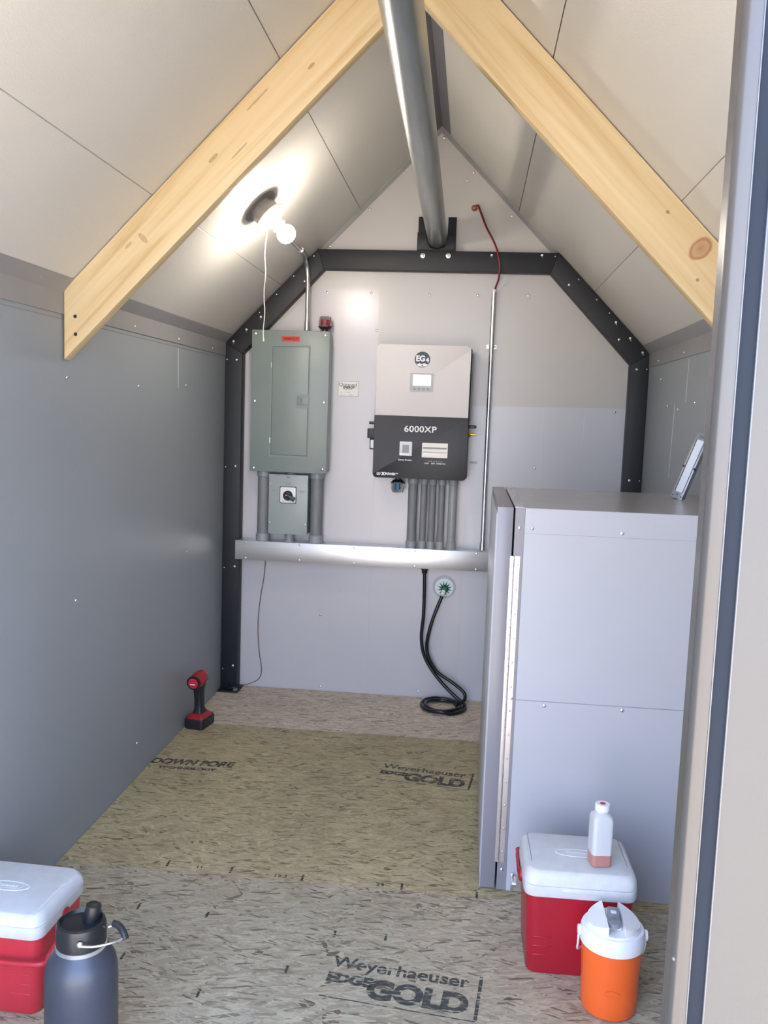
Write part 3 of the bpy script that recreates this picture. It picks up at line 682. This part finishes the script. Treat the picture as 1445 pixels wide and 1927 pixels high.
for (x0, x1, z0, z1, nm) in [(-.1185,-.0665,1.088,1.147,'battery'),(-.0240,.0835,1.084,1.145,'breakers')]:
    fr_ = M().prism(rpoly(x0-.0015,x1+.0015,z0-.0015,z1+.0015,.003,.003,.003,.003,3), 'y', -.1448, -.144).build('window_frame', m_blackpl, bc)
    M().prism(rpoly(x0,x1,z0,z1,.002,.002,.002,.002,3), 'y', -.1453, -.1448).build('breaker_window', mat('breaker_'+nm, (.50,.50,.54,1) if nm == 'battery' else (.62,.60,.52,1), .2), fr_)
    if nm == 'breakers':
        M().box(x0+.004, x1-.004, -.1462, -.1453, z0+.036, z0+.043).build('breaker_row', m_greyp, fr_)
        M().box(x0+.004, x1-.004, -.1462, -.1453, z0+.020, z0+.024).build('breaker_row', mat('beige_plastic', (.50,.43,.28,1), .4), fr_)
        M().box(x0+.006, x0+.09, -.1462, -.1453, z0+.006, z0+.017).build('breaker_row', m_white, fr_)
    else:
        M().box(x0+.012, x1-.012, -.1462, -.1453, z0+.012, z0+.046).build('breaker_row', m_greyp, fr_)
        M().box(x0+.002, x1-.012, -.1462, -.1453, z0+.002, z0+.009).build('breaker_row', m_white, fr_)
text('Battery Breaker', .0090, (-.0935,-.1446,1.070), m_wtext, bc, bold=.0002)
text('L1  N1   L1  L2   L1  L2', .0062, (.0325,-.1446,1.0685), m_wtext, bc)
text('LOAD     GRID   GENERATOR', .0068, (.0325,-.1446,1.0590), m_wtext, bc, bold=.0002)
text('LU', .0130, (-.2115,-.1446,1.008), m_wtext, bc, align='LEFT', bold=.0008); text('X', .0150, (-.1845,-.1446,1.008), m_wtext, bc, bold=.0014)
text('POWER', .0125, (-.1760,-.1446,1.0082), m_wtext, bc, align='LEFT', bold=.0008); text('TEK', .0065, (-.1315,-.1446,1.011), m_wtext, bc, align='LEFT', bold=.0004)
M().box(-.257, -.224, -.095, -.080, 1.214, 1.2265, bev=.003).build('handle', m_blackpl, iv)
M().box(.168, .199, -.095, -.080, 1.212, 1.2245, bev=.003).build('handle', m_blackpl, iv)
dn = M().box(-.262, -.2245, -.105, -.055, 1.155, 1.196, bev=.003).build('wifi_dongle', m_invblack, iv)
M().box(-.252, -.2295, -.09, -.060, 1.107, 1.1545, bev=.002).build('dongle_body', m_blackpl, dn)
M().box(-.248, -.2335, -.0915, -.0898, 1.113, 1.147, bev=.0005).build('dongle_label', m_white, dn)
gg = M().cyl((.168,-.085,1.186), (.176,-.085,1.186), .013, 6).build('antenna_nut', m_gold, iv)
M().cyl((.176,-.085,1.186), (.197,-.085,1.186), .0048, 12).build('antenna_stub', m_gold, gg)
ar = M().tube([(.198,-.085,1.186),(.212,-.08,1.189),(.222,-.07,1.184)], .0012, 6, 4).build('antenna_lead', m_porc, gg)
M().lathe([(0,.010),(.009,.010)], (-.155,-.08,1.0000), (0,0,-1), 12).build('cable_knockout', m_blackpl, iv)

# wall stickers
stk = thing('installer_sticker', 'white installer sticker between the breaker panel and inverter', 'sticker', (-.364, -.002, 1.362))
M().box(-.4085, -.3185, -.0026, -.0018, 1.330, 1.3955).build('border', m_inkgrey, stk)
M().box(-.4070, -.3200, -.0030, -.0024, 1.3315, 1.3940).build('paper', m_paper, stk)
text('Qonned', .021, (-.366,-.0033,1.3800), m_inkgrey, stk, xs=1.15, bold=.0002)
text('ENERGY', .0135, (-.362,-.0033,1.3685), m_ink, stk, bold=.0006, shear=.2); text('LLC', .005, (-.333,-.0033,1.367), m_ink, stk)
text('Montrose, Colorado', .0048, (-.366,-.0033,1.3600), m_ink, stk)
text('Model:', .0045, (-.394,-.0033,1.3475), m_inkgrey, stk); text('TPS-ESS', .006, (-.364,-.0033,1.3478), m_inkgrey, stk)
text('Serial number', .004, (-.388,-.0033,1.3365), m_inkgrey, stk); text('00000001', .005, (-.350,-.0033,1.3365), m_inkgrey, stk)
ss = M().box(.177, .210, -.0022, -.0014, 1.0585, 1.069).build('small_label', mat('grey_label', (.36,.36,.38,1), .4), origin=(.1935,-.0016,1.0637))
tag(ss, 'tiny grey label on the back wall right of the inverter', 'label')

# thin wire, black cable, cable entry
tw = M().tube([(-.713,-.03,.6045),(-.713,-.02,.584),(-.719,-.012,.514),(-.736,-.010,.40),(-.743,-.010,.28),(-.735,-.010,.17),(-.722,-.012,.084),(-.735,-.015,.04),(-.776,-.022,.018),(-.812,-.05,.012),(-.80,-.09,.0105)], .0016, 8, 6).build('thin_wire', m_brown, origin=(-.72,-.01,.01))
tag(tw, 'thin brown wire hanging from wireway to foot of black post', 'wire')

cb = thing('power_cable', 'thick black cable hanging from wireway and coiled on the floor', 'cable', (.1, -.1, 0))
rc = .0075
A_ = [(.003,-.052,.585),(.0045,-.052,.54),(.006,-.052,.479),(.006,-.052,.385),(.001,-.052,.29),(.016,-.054,.21),(.062,-.06,.135),(.125,-.072,.070),(.175,-.085,.030)]
c0 = Vector((.107,-.128,0)); loops = []
for k in range(0, 41):
    a = math.radians(20 - 18*k); f = k/40
    rx = .100-.034*f; ry = .104-.040*f
    z = rc+.001 + (.009 if 5 < k < 40 else .0)*(0.4+.6*math.sin(k*.35)**2)
    loops.append((c0.x+rx*math.cos(a), c0.y+ry*math.sin(a), max(z, rc+.001)))
B_ = [(.165,-.115,.018),(.195,-.095,.024),(.204,-.075,.040),(.192,-.066,.062),(.143,-.058,.097),(.080,-.052,.135),(.038,-.05,.196),(.026,-.05,.255),(.036,-.05,.327),(.056,-.045,.399),(.0830,-.034,.472)]
M().tube(A_+[(.203,-.10,.012)]+loops+B_, rc, 12, 5).build('cable', m_cable, cb)
M().lathe([(0,.017),(.010,.017),(.013,.013),(.028,.011),(.030,.008)], (.003,-.052,.6025), (0,0,-1), 20).build('cable_gland', m_blackpl, cb)
en = thing('cable_entry', 'round white wall port with green star-shaped rubber boot', 'cable entry', (.09, -.003, .508))
M().lathe([(0,.052),(.001,.052)], (.091,-.0015,.510), (0,-1,0), 40).build('sealant_ring', mat('clear_sealant', (.36,.37,.38,1), .25, var=.1, vscale=50), en)
M().lathe([(0,.042),(.005,.042),(.0065,.040)], (.091,-.0025,.508), (0,-1,0), 40).build('flange', mat('white_flange', (.70,.78,.78,1), .35), en)
gb = M()
gb.lathe([(0,.017),(.010,.016),(.016,.012),(.018,.004)], (.093,-.009,.502), (0,-1,0), 24)
for k in range(12):
    a = math.radians(15+30*k); L_ = .034
    p = Vector((.093+L_*math.cos(a), -.0095, .502+.003+L_*math.sin(a)*1.0)); q = Vector((-math.sin(a), 0, math.cos(a)))*.0022
    c_ = Vector((.093+.012*math.cos(a), -.0095, .502+.012*math.sin(a)))
    gb.prism([(c_.x-q.x*2, c_.z-q.z*2), (p.x, p.z), (c_.x+q.x*2, c_.z+q.z*2)], 'y', -.0115, -.009)
gb.build('star_boot', m_green, en)
M().cyl((.090,-.020,.496), (.0835,-.034,.474), .0095, 14).build('boot_spout', m_porc, en)

# ------------------------------------------------------------------ cabinet
CT = 1.030; CY0, CY1 = -1.574, -.905
cab = thing('battery_cabinet', 'tall pale grey steel battery cabinet standing against the right wall', 'cabinet', (.6, -1.24, 0))
M().box(.3245, .8985, CY0+.004, CY1, .004, CT-.001).build('body', m_cab, cab)
sp_ = M().box(.3265, .8985, CY0, CY0+.004, .001, CT).build('side_panel', m_cab, cab)
tp = M().box(.303, .8985, CY0+.001, CY1, CT-.0008, CT+.0012).build('top_panel', mat('cabinet_top_steel', (.33,.32,.32,1), .24, 0, var=.04, vscale=8, bump=.15, bscale=80, spec=.65), cab)
M().box(.3265, .8985, CY0-.0006, CY0+.001, .5262, .5278).build('sheet_seam', m_cabdark, sp_)
M().box(.3265, .8985, CY0-.0003, CY0+.001, .9655, .9662).build('sheet_seam', m_cabdark, sp_)
M().box(.3015, .3255, CY0, CY1, .002, CT).build('frame_strip', m_cabdark, cab)
M().box(.300, .3235, CY0+.002, CY1-.002, CT, CT+.003).build('frame_lip', m_cab, cab)
dd = M().box(.2575, .2965, CY0+.001, CY1+.004, .004, CT+.001, bev=.0008).build('door', m_cabdark, cab)
M().box(.2545, .2577, CY0+.03, CY1-.02, .03, CT-.02, bev=.001).build('door_skin', m_cab, dd)
M().box(.2560, .2577, CY0+.001, CY0+.012, .004, CT+.001).build('door_edge', m_cab, dd)
for k in range(3): M().dome((.312, CY0+.08+.24*k, CT+.003), (0,0,1), .0048, .003, 10).build('screw', m_emt, cab)
hg = M().box(.2935, .3005, CY0-.0022, CY0-.0002, .080, .906).box(.3045, .3185, CY0-.0022, CY0-.0002, .080, .906).build('piano_hinge', m_steel, cab)
kn_ = M()
for k in range(40):
    z0 = .080+k*.02065; kn_.cyl((.3025, CY0-.003, z0+.0006), (.3025, CY0-.003, z0+.0200), .0026, 8)
kn_.build('hinge_knuckles', m_steel, hg)
for k in range(13): M().dome((.3125, CY0-.0022, .11+.0645*k), (0,-1,0), .0030, .002, 8).build('hinge_rivet', m_chrome, hg)
s3 = M().dome((.346, CY0, .979), (0,-1,0), .0052, .003, 12).build('screw', m_chrome, cab)
for (x, z) in [(.571,.977),(.401,.516),(.600,.517),(.790,.968),(.790,.517),(.3135,.979),(.3135,.058),(.315,.53),(.571,.05),(.401,.05)]:
    copy_child(s3, cab, (x-.346, 0, z-.979))
hs = M().box(.338, .346, CY0-.010, CY0-.0005, .004, .054, bev=.001).box(.346, .366, CY0-.004, CY0-.0005, .004, .05).cyl((.341,CY0-.011,.028),(.352,CY0-.011,.028),.009,14).build('floor_bracket', m_chrome, origin=(.35,CY0-.004,.003))
tag(hs, 'small bright zinc bracket at the foot of the cabinet front', 'bracket')

# LED bar leaning on the right wall, on the cabinet
lt = thing('light_bar', 'slim grey light bar with white lens leaning atop the cabinet', 'light', (.803, -1.107, CT+.0012))
p0 = Vector((.803,-1.105,CT+.0035)); p1 = Vector((.874,-1.095,1.232)); zl = (p1-p0).normalized()
nf = Vector((-.62,-.78,0)); nf = (nf - zl*nf.dot(zl)).normalized(); xl = nf.cross(zl)*-1
T = Matrix((xl, -nf, zl)).transposed().to_4x4(); T.translation = p0
L_ = (p1-p0).length
M().box(-.0185, .0185, 0, .022, 0, L_, bev=.001, T=T).build('housing', mat('light_bar_grey', (.33,.35,.38,1), .35, .5), lt)
M().box(-.0125, .0135, -.0015, 0, .022, L_-.022, bev=.0004, T=T).build('dark_channel', m_dark, lt)
M().box(-.0095, .0125, -.003, -.001, .022, L_-.022, bev=.0005, T=T).build('lens', mat('light_bar_lens', (.72,.78,.88,1), .3), lt)
for z in (.098,):
    for x in (-.0195, .0165): M().box(x, x+.004, -.0045, .006, z, z+.006, T=T).build('clip', m_blackpl, lt)
for x in (-.014, 0, .014): M().box(x-.0018, x+.0018, -.0008, .0, .012-abs(x)*.3, .0155-abs(x)*.3, T=T).build('pin_hole', m_blackpl, lt)
M().box(-.008, .008, -.0006, .0, L_-.016, L_-.007, T=T).build('print', m_inkgrey, lt)

# ------------------------------------------------------------------ cordless driver
dl = thing('impact_driver', 'red and black cordless impact driver standing by the left wall', 'power tool', (-.845, -.53, 0))
Td = Matrix.Translation((-.845,-.53,0)) @ Matrix.Rotation(math.radians(-10), 4, 'Z')
M().loft([(0,0,0,.037,.052,.012),(.004,0,0,.0405,.056,.014),(.034,0,0,.0405,.056,.014),(.040,0,.002,.037,.052,.013)], T=Td).build('battery', m_drillblk, dl)
bt = M().loft([(.0402,0,-.004,.036,.046,.012),(.050,0,-.002,.033,.040,.012),(.056,0,0,.024,.032,.010)], T=Td).build('battery_cap', m_drillred, dl)
M().box(-.024, .020, -.0572, -.0555, .010, .022, bev=.001, T=Td).build('battery_vent', m_blackpl, dl)
M().box(-.044, -.040, -.02, .03, .01, .036, bev=.001, T=Td).build('belt_clip', m_chrome, dl)
M().loft([(.056,0,0,.021,.030,.012),(.075,0,-.004,.0165,.020,.012),(.110,0,-.006,.0165,.019,.012),(.150,0,-.010,.018,.022,.013),(.172,0,-.012,.021,.030,.014)], T=Td).build('grip', m_drillblk, dl)
M().box(-.006, .006, .010, .024, .118, .145, bev=.003, T=Td).build('trigger', m_drillred, dl)
hd = M().lathe([(-.055,.020),(-.050,.0265),(-.020,.030),(.010,.029),(.025,.026),(.036,.018),(.042,.014)], Td @ Vector((0,-.005,.194)), Td.to_3x3() @ Vector((.0,1,.12)), 28).build('motor_housing', m_drillred, dl)
M().lathe([(-.060,.006),(-.058,.0195),(-.0545,.0205)], Td @ Vector((0,-.005,.194)), Td.to_3x3() @ Vector((.0,1,.12)), 28).build('end_cap', mat('tool_red_bright', (.60,.03,.06,1), .3), hd)
M().lathe([(-.0548,.0275),(-.046,.0285)], Td @ Vector((0,-.005,.194)), Td.to_3x3() @ Vector((.0,1,.12)), 28).build('rubber_ring', m_drillblk, hd)
M().box(-.010, .010, -.0655, -.063, .183, .1865, T=Td).build('brand_mark', m_wtext, hd)
M().lathe([(.041,.008),(.052,.007)], Td @ Vector((0,-.005,.194)), Td.to_3x3() @ Vector((.0,1,.12)), 16).build('chuck', m_emt, hd)

# ------------------------------------------------------------------ coolers
def cooler(name, label, cx, cy, rot, hx, hy, H, mred, kind):
    t = thing(name, label, 'cooler', (cx, cy, 0))
    T = Matrix.Translation((cx, cy, 0)) @ Matrix.Rotation(rot, 4, 'Z')
    zb = H-(.055 if kind == 0 else .046)
    M().loft([(.0005,0,0,hx*.86,hy*.84,.02),(.006,0,0,hx*.89,hy*.87,.022),(zb*.5,0,0,hx*.92,hy*.91,.024),(zb-.012,0,0,hx*.955,hy*.95,.024),(zb,0,0,hx*.955,hy*.95,.024)], T=T).build('tub', mred, t)
    M().loft([(zb-.004,0,0,hx*.985,hy*.98,.024),(zb,0,0,hx,hy,.026),(zb+.020,0,0,hx,hy,.026),(zb+.0215,0,0,hx*.99,hy*.985,.026)], T=T).build('rim', m_lid, t)
    ld_ = M().loft([(zb+.0216,0,0,hx*.985,hy*.98,.026),(zb+.0235,0,0,hx*1.0,hy*1.0,.028),(H-.016,0,0,hx*.99,hy*.99,.028),(H-.007,0,0,hx*.965,hy*.955,.028),(H-.001,0,0,hx*.92,hy*.90,.026),(H,0,0,hx*.90,hy*.87,.024)], T=T).build('lid', m_lid, t)
    # raised oval with a nameplate on the lid
    zc = H
    g = M(); n = 40
    for (r1, r2) in ((.050, .0483),):
        R0 = [(r1*math.cos(2*math.pi*k/n)*1.0, r1*.36*math.sin(2*math.pi*k/n)) for k in range(n)]
        R1 = [(r2*math.cos(2*math.pi*k/n)*1.0, (r1*.36-.0017)*math.sin(2*math.pi*k/n)) for k in range(n)]
        for k in range(n):
            q = (k+1) % n
            g.prism([R0[k], R0[q], R1[q], R1[k]], 'z', zc-.0005, zc+.0012)
    for v in g.bm.verts: v.co = T @ v.co
    g.build('lid_oval', m_white, ld_)
    np_ = M().prism([(-.036,-.009),(.030,-.009),(.036,.009),(-.030,.009)], 'z', zc-.0005, zc+.0010)
    for v in np_.bm.verts: v.co = T @ v.co
    npo = np_.build('lid_nameplate', m_lid, ld_)
    text('Coleman', .0135, tuple(T @ Vector((0,0,zc+.0012))), m_white, npo, rot=(0,0,rot), ext=.0004, bold=.0002)
    # front finger recess lip
    M().box(-.045, .045, -hy-.0015, -hy+.004, zb+.010, zb+.019, bev=.003, T=T).build('lid_lip', m_lid, t)
    # moulded ribs low on the front corners
    for k in range(3):
        for sx in (-1, 1):
            z = .045+.022*k
            M().box(sx*hx*.62-.022, sx*hx*.62+.022, -hy*(.885+.012*k)-.0012, -hy*.86, z, z+.004, bev=.0015, T=T).build('tub_rib', mred, t)
    # carrying handle: pivots on both ends, swung to the back
    hd_ = M()
    for sx in (-1, 1):
        hd_.lathe([(0,.016),(.007,.016),(.010,.010)], T @ Vector((sx*hx*.97, .0, zb-.006)), T.to_3x3() @ Vector((sx,0,0)), 20)
    hobj = hd_.build('handle_pivot', m_red, t)
    return t, T, zb, ld_
tR, TR, zbR, ldR = cooler('cooler', 'red cooler with white lid before the cabinet, bottle on top', .4700, -1.830, math.radians(1.0), .126, .100, .250, m_red, 0)
for sx in (-1, 1): M().box(sx*.108-.0008, sx*.108+.0008, -.05, .085, .2496, .2504, T=TR).build('lid_groove', m_greyp, ldR)
bl = M().tube([TR @ Vector(p) for p in [(-.130,0,.190),(-.130,.04,.194),(-.128,.09,.198),(-.115,.1065,.198),(0,.1065,.198),(.115,.1065,.198),(.128,.09,.198),(.130,.04,.194),(.130,0,.190)]], .0045, 10, 5).build('handle', m_red, tR)

tL, TL, zbL, ldL = cooler('cooler', 'faded red cooler with white lid by the left wall', -.765, -2.125, math.radians(-1.5), .130, .105, .222, m_redl, 1)
g = M()
for p, q in [((.110,-.095,.2225),(.112,.02,.2225)),((.112,.02,.2225),(.122,.045,.219))]:
    g.tube([TL @ Vector(p), TL @ Vector(q)], .0012, 6)
g.build('lid_ridge', m_white, ldL)
M().tube([TL @ Vector(p) for p in [(.136,0,.165),(.138,-.03,.15),(.138,-.085,.135),(.130,-.113,.130),(0,-.115,.128),(-.12,-.113,.130),(-.126,-.085,.135),(-.126,-.03,.15)]], .005, 10, 5).build('handle', m_redl, tL)

# drink bottle on the right cooler
bx, by, bz = .516, -1.868, .2507
tb = thing('drink_bottle', 'clear plastic bottle with pink drink and white cap on cooler lid', 'bottle', (bx, by, bz))
Tb = Matrix.Translation((bx, by, bz)) @ Matrix.Rotation(math.radians(8), 4, 'Z')
M().loft([(0,0,0,.0200,.0200,.008),(.003,0,0,.0232,.0232,.009),(.0285,0,0,.0235,.0235,.009)], T=Tb).build('drink', m_tea, tb)
M().loft([(.0286,0,0,.0235,.0235,.009),(.108,0,0,.0235,.0235,.009),(.115,0,0,.0225,.0225,.012),(.121,0,0,.0185,.0185,.016),(.124,0,0,.0160,.0160,.0155),(.128,0,0,.0155,.0155,.0150)], T=Tb).build('bottle_body', m_frost, tb)
cp_ = M().lathe([(.1282,.0168),(.141,.0168),(.1425,.0150)], Tb @ Vector((0,0,0)), (0,0,1), 28).build('cap', m_white, tb)
M().lathe([(.1426,.0065),(.1432,.0062)], Tb @ Vector((0,0,0)), (0,0,1), 20).build('cap_print', m_redin, cp_)

# orange jug
jx, jy = .530, -2.006
jg = thing('drink_jug', 'orange beverage jug with white screw lid in front of red cooler', 'jug', (jx, jy, 0))
M().lathe([(.0005,.052),(.004,.057),(.012,.0590),(.058,.0605),(.066,.0598),(.074,.0605),(.118,.0625),(.148,.0635)], (jx,jy,0), (0,0,1), 56).build('body', m_orange, jg)
M().lathe([(0,.012),(.0012,.015),(.0020,.004)], (jx-.005,jy-.0605,.066), (0,-1,0), 24, ell=.45).build('body_bulge', m_orange, jg)
lid = M().lathe([(.1485,.0655),(.150,.0672),(.178,.0672),(.1845,.0645),(.186,.062),(.1865,.0585),(.1900,.0575),(.1905,.050)], (jx,jy,0), (0,0,1), 56).build('lid', m_white, jg)
for s_ in (-1, 1):
    poly = []
    for k in range(15):
        a = math.radians(-72+144*k/14)
        poly.append((s_*(math.cos(a)*.0565), math.sin(a)*.0565))
    g = M().prism([(jx+x*.985, jy+y) for x, y in poly], 'z', .1895, .2085)
    for v in g.bm.verts:
        if v.co.z > .2: v.co.z = .2085-(abs(v.co.x-jx)-.0172)*.34
    g.build('lid_crown', m_white, lid)
Tj = Matrix.Translation((jx, jy, 0)) @ Matrix.Rotation(math.radians(-6), 4, 'Z')
M().box(-.0150, .0150, -.030, .042, .1905, .2000, bev=.003, T=Tj).build('spout_base', m_white, lid)
sp2 = M().box(-.0125, .0125, -.026, .030, .2000, .2100, bev=.003, T=Tj).lathe([(0,.0145),(.010,.0135)], Tj @ Vector((0,-.028,.2)), (0,0,1), 20).build('spout', m_greyp, lid)
M().box(-.006, .006, .002, .012, .2098, .2112, bev=.0004, T=Tj).build('spout_window', m_white, sp2)
hj = M()
for s_ in (-1, 1): hj.lathe([(0,.0115),(.005,.0115),(.0065,.009)], (jx+s_*.0672, jy, .168), (s_,0,0), 20)
hj.build('handle_pivot', m_white, jg)
M().tube([(jx-.0705,jy,.168),(jx-.0700,jy+.006,.135),(jx-.0670,jy+.026,.108),(jx-.050,jy+.052,.098),(jx,jy+.0695,.094),(jx+.050,jy+.052,.098),(jx+.0670,jy+.026,.108),(jx+.0700,jy+.006,.135),(jx+.0705,jy,.168)], .0025, 10, 5).build('handle', m_white, jg)

# metal flask at lower left
fx, fy, fr_r = -.492, -2.36, .0655
fk = thing('metal_flask', 'large graphite metal flask with black screw lid beside left cooler', 'flask', (fx, fy, 0))
M().lathe([(.0005,.058),(.003,.0635),(.008,fr_r),(.200,fr_r),(.220,.0645),(.236,.0610),(.248,.0545),(.257,.0470),(.262,.0440)], (fx,fy,0), (0,0,1), 64).build('body', m_bottle, fk)
M().lathe([(.2620,.0445),(.2625,.0458),(.2700,.0458),(.2705,.0445)], (fx,fy,0), (0,0,1), 48).build('steel_collar', m_chrome, fk)
fl_ = M().lathe([(.2707,.0435),(.272,.0450),(.303,.0445),(.310,.0425),(.3125,.0380),(.3060,.0345),(.3050,.010)], (fx,fy,0), (0,0,1), 48).build('lid', m_blackpl, fk)
M().lathe([(0,.0155),(.022,.0150),(.033,.0140),(.036,.0095)], (fx+.012,fy+.014,.300), (.14,.10,1), 28).build('spout_cap', m_blackpl, fl_)
M().dome((fx+.0175, fy-.0440, .292), (.35,-.94,0), .006, .004, 12).build('strap_pin', m_chrome, fk)
ba = M().tube([(fx+.018,fy-.0480,.2915),(fx+.045,fy-.040,.289),(fx+.078,fy-.015,.288),(fx+.084,fy+.0,.290)], .0022, 8, 5).tube([(fx+.0475,fy+.01,.296),(fx+.060,fy+.012,.300),(fx+.066,fy+.012,.300)], .0024, 8, 4).build('wire_bail', m_chrome, fk)
M().tube([(fx+.056,fy+.012,.303),(fx+.068,fy+.008,.302),(fx+.080,fy+.0,.296),(fx+.087,fy-.006,.286)], .0062, 10, 5).build('handle_grip', m_drillblk, fk)
M().prism([(fx+.010,.150),(fx+.0135,.144),(fx+.019,.1515),(fx+.0135,.1475)], 'y', fy-fr_r-.0004, fy-fr_r+.0016).build('paint_chip', m_wtext, fk)
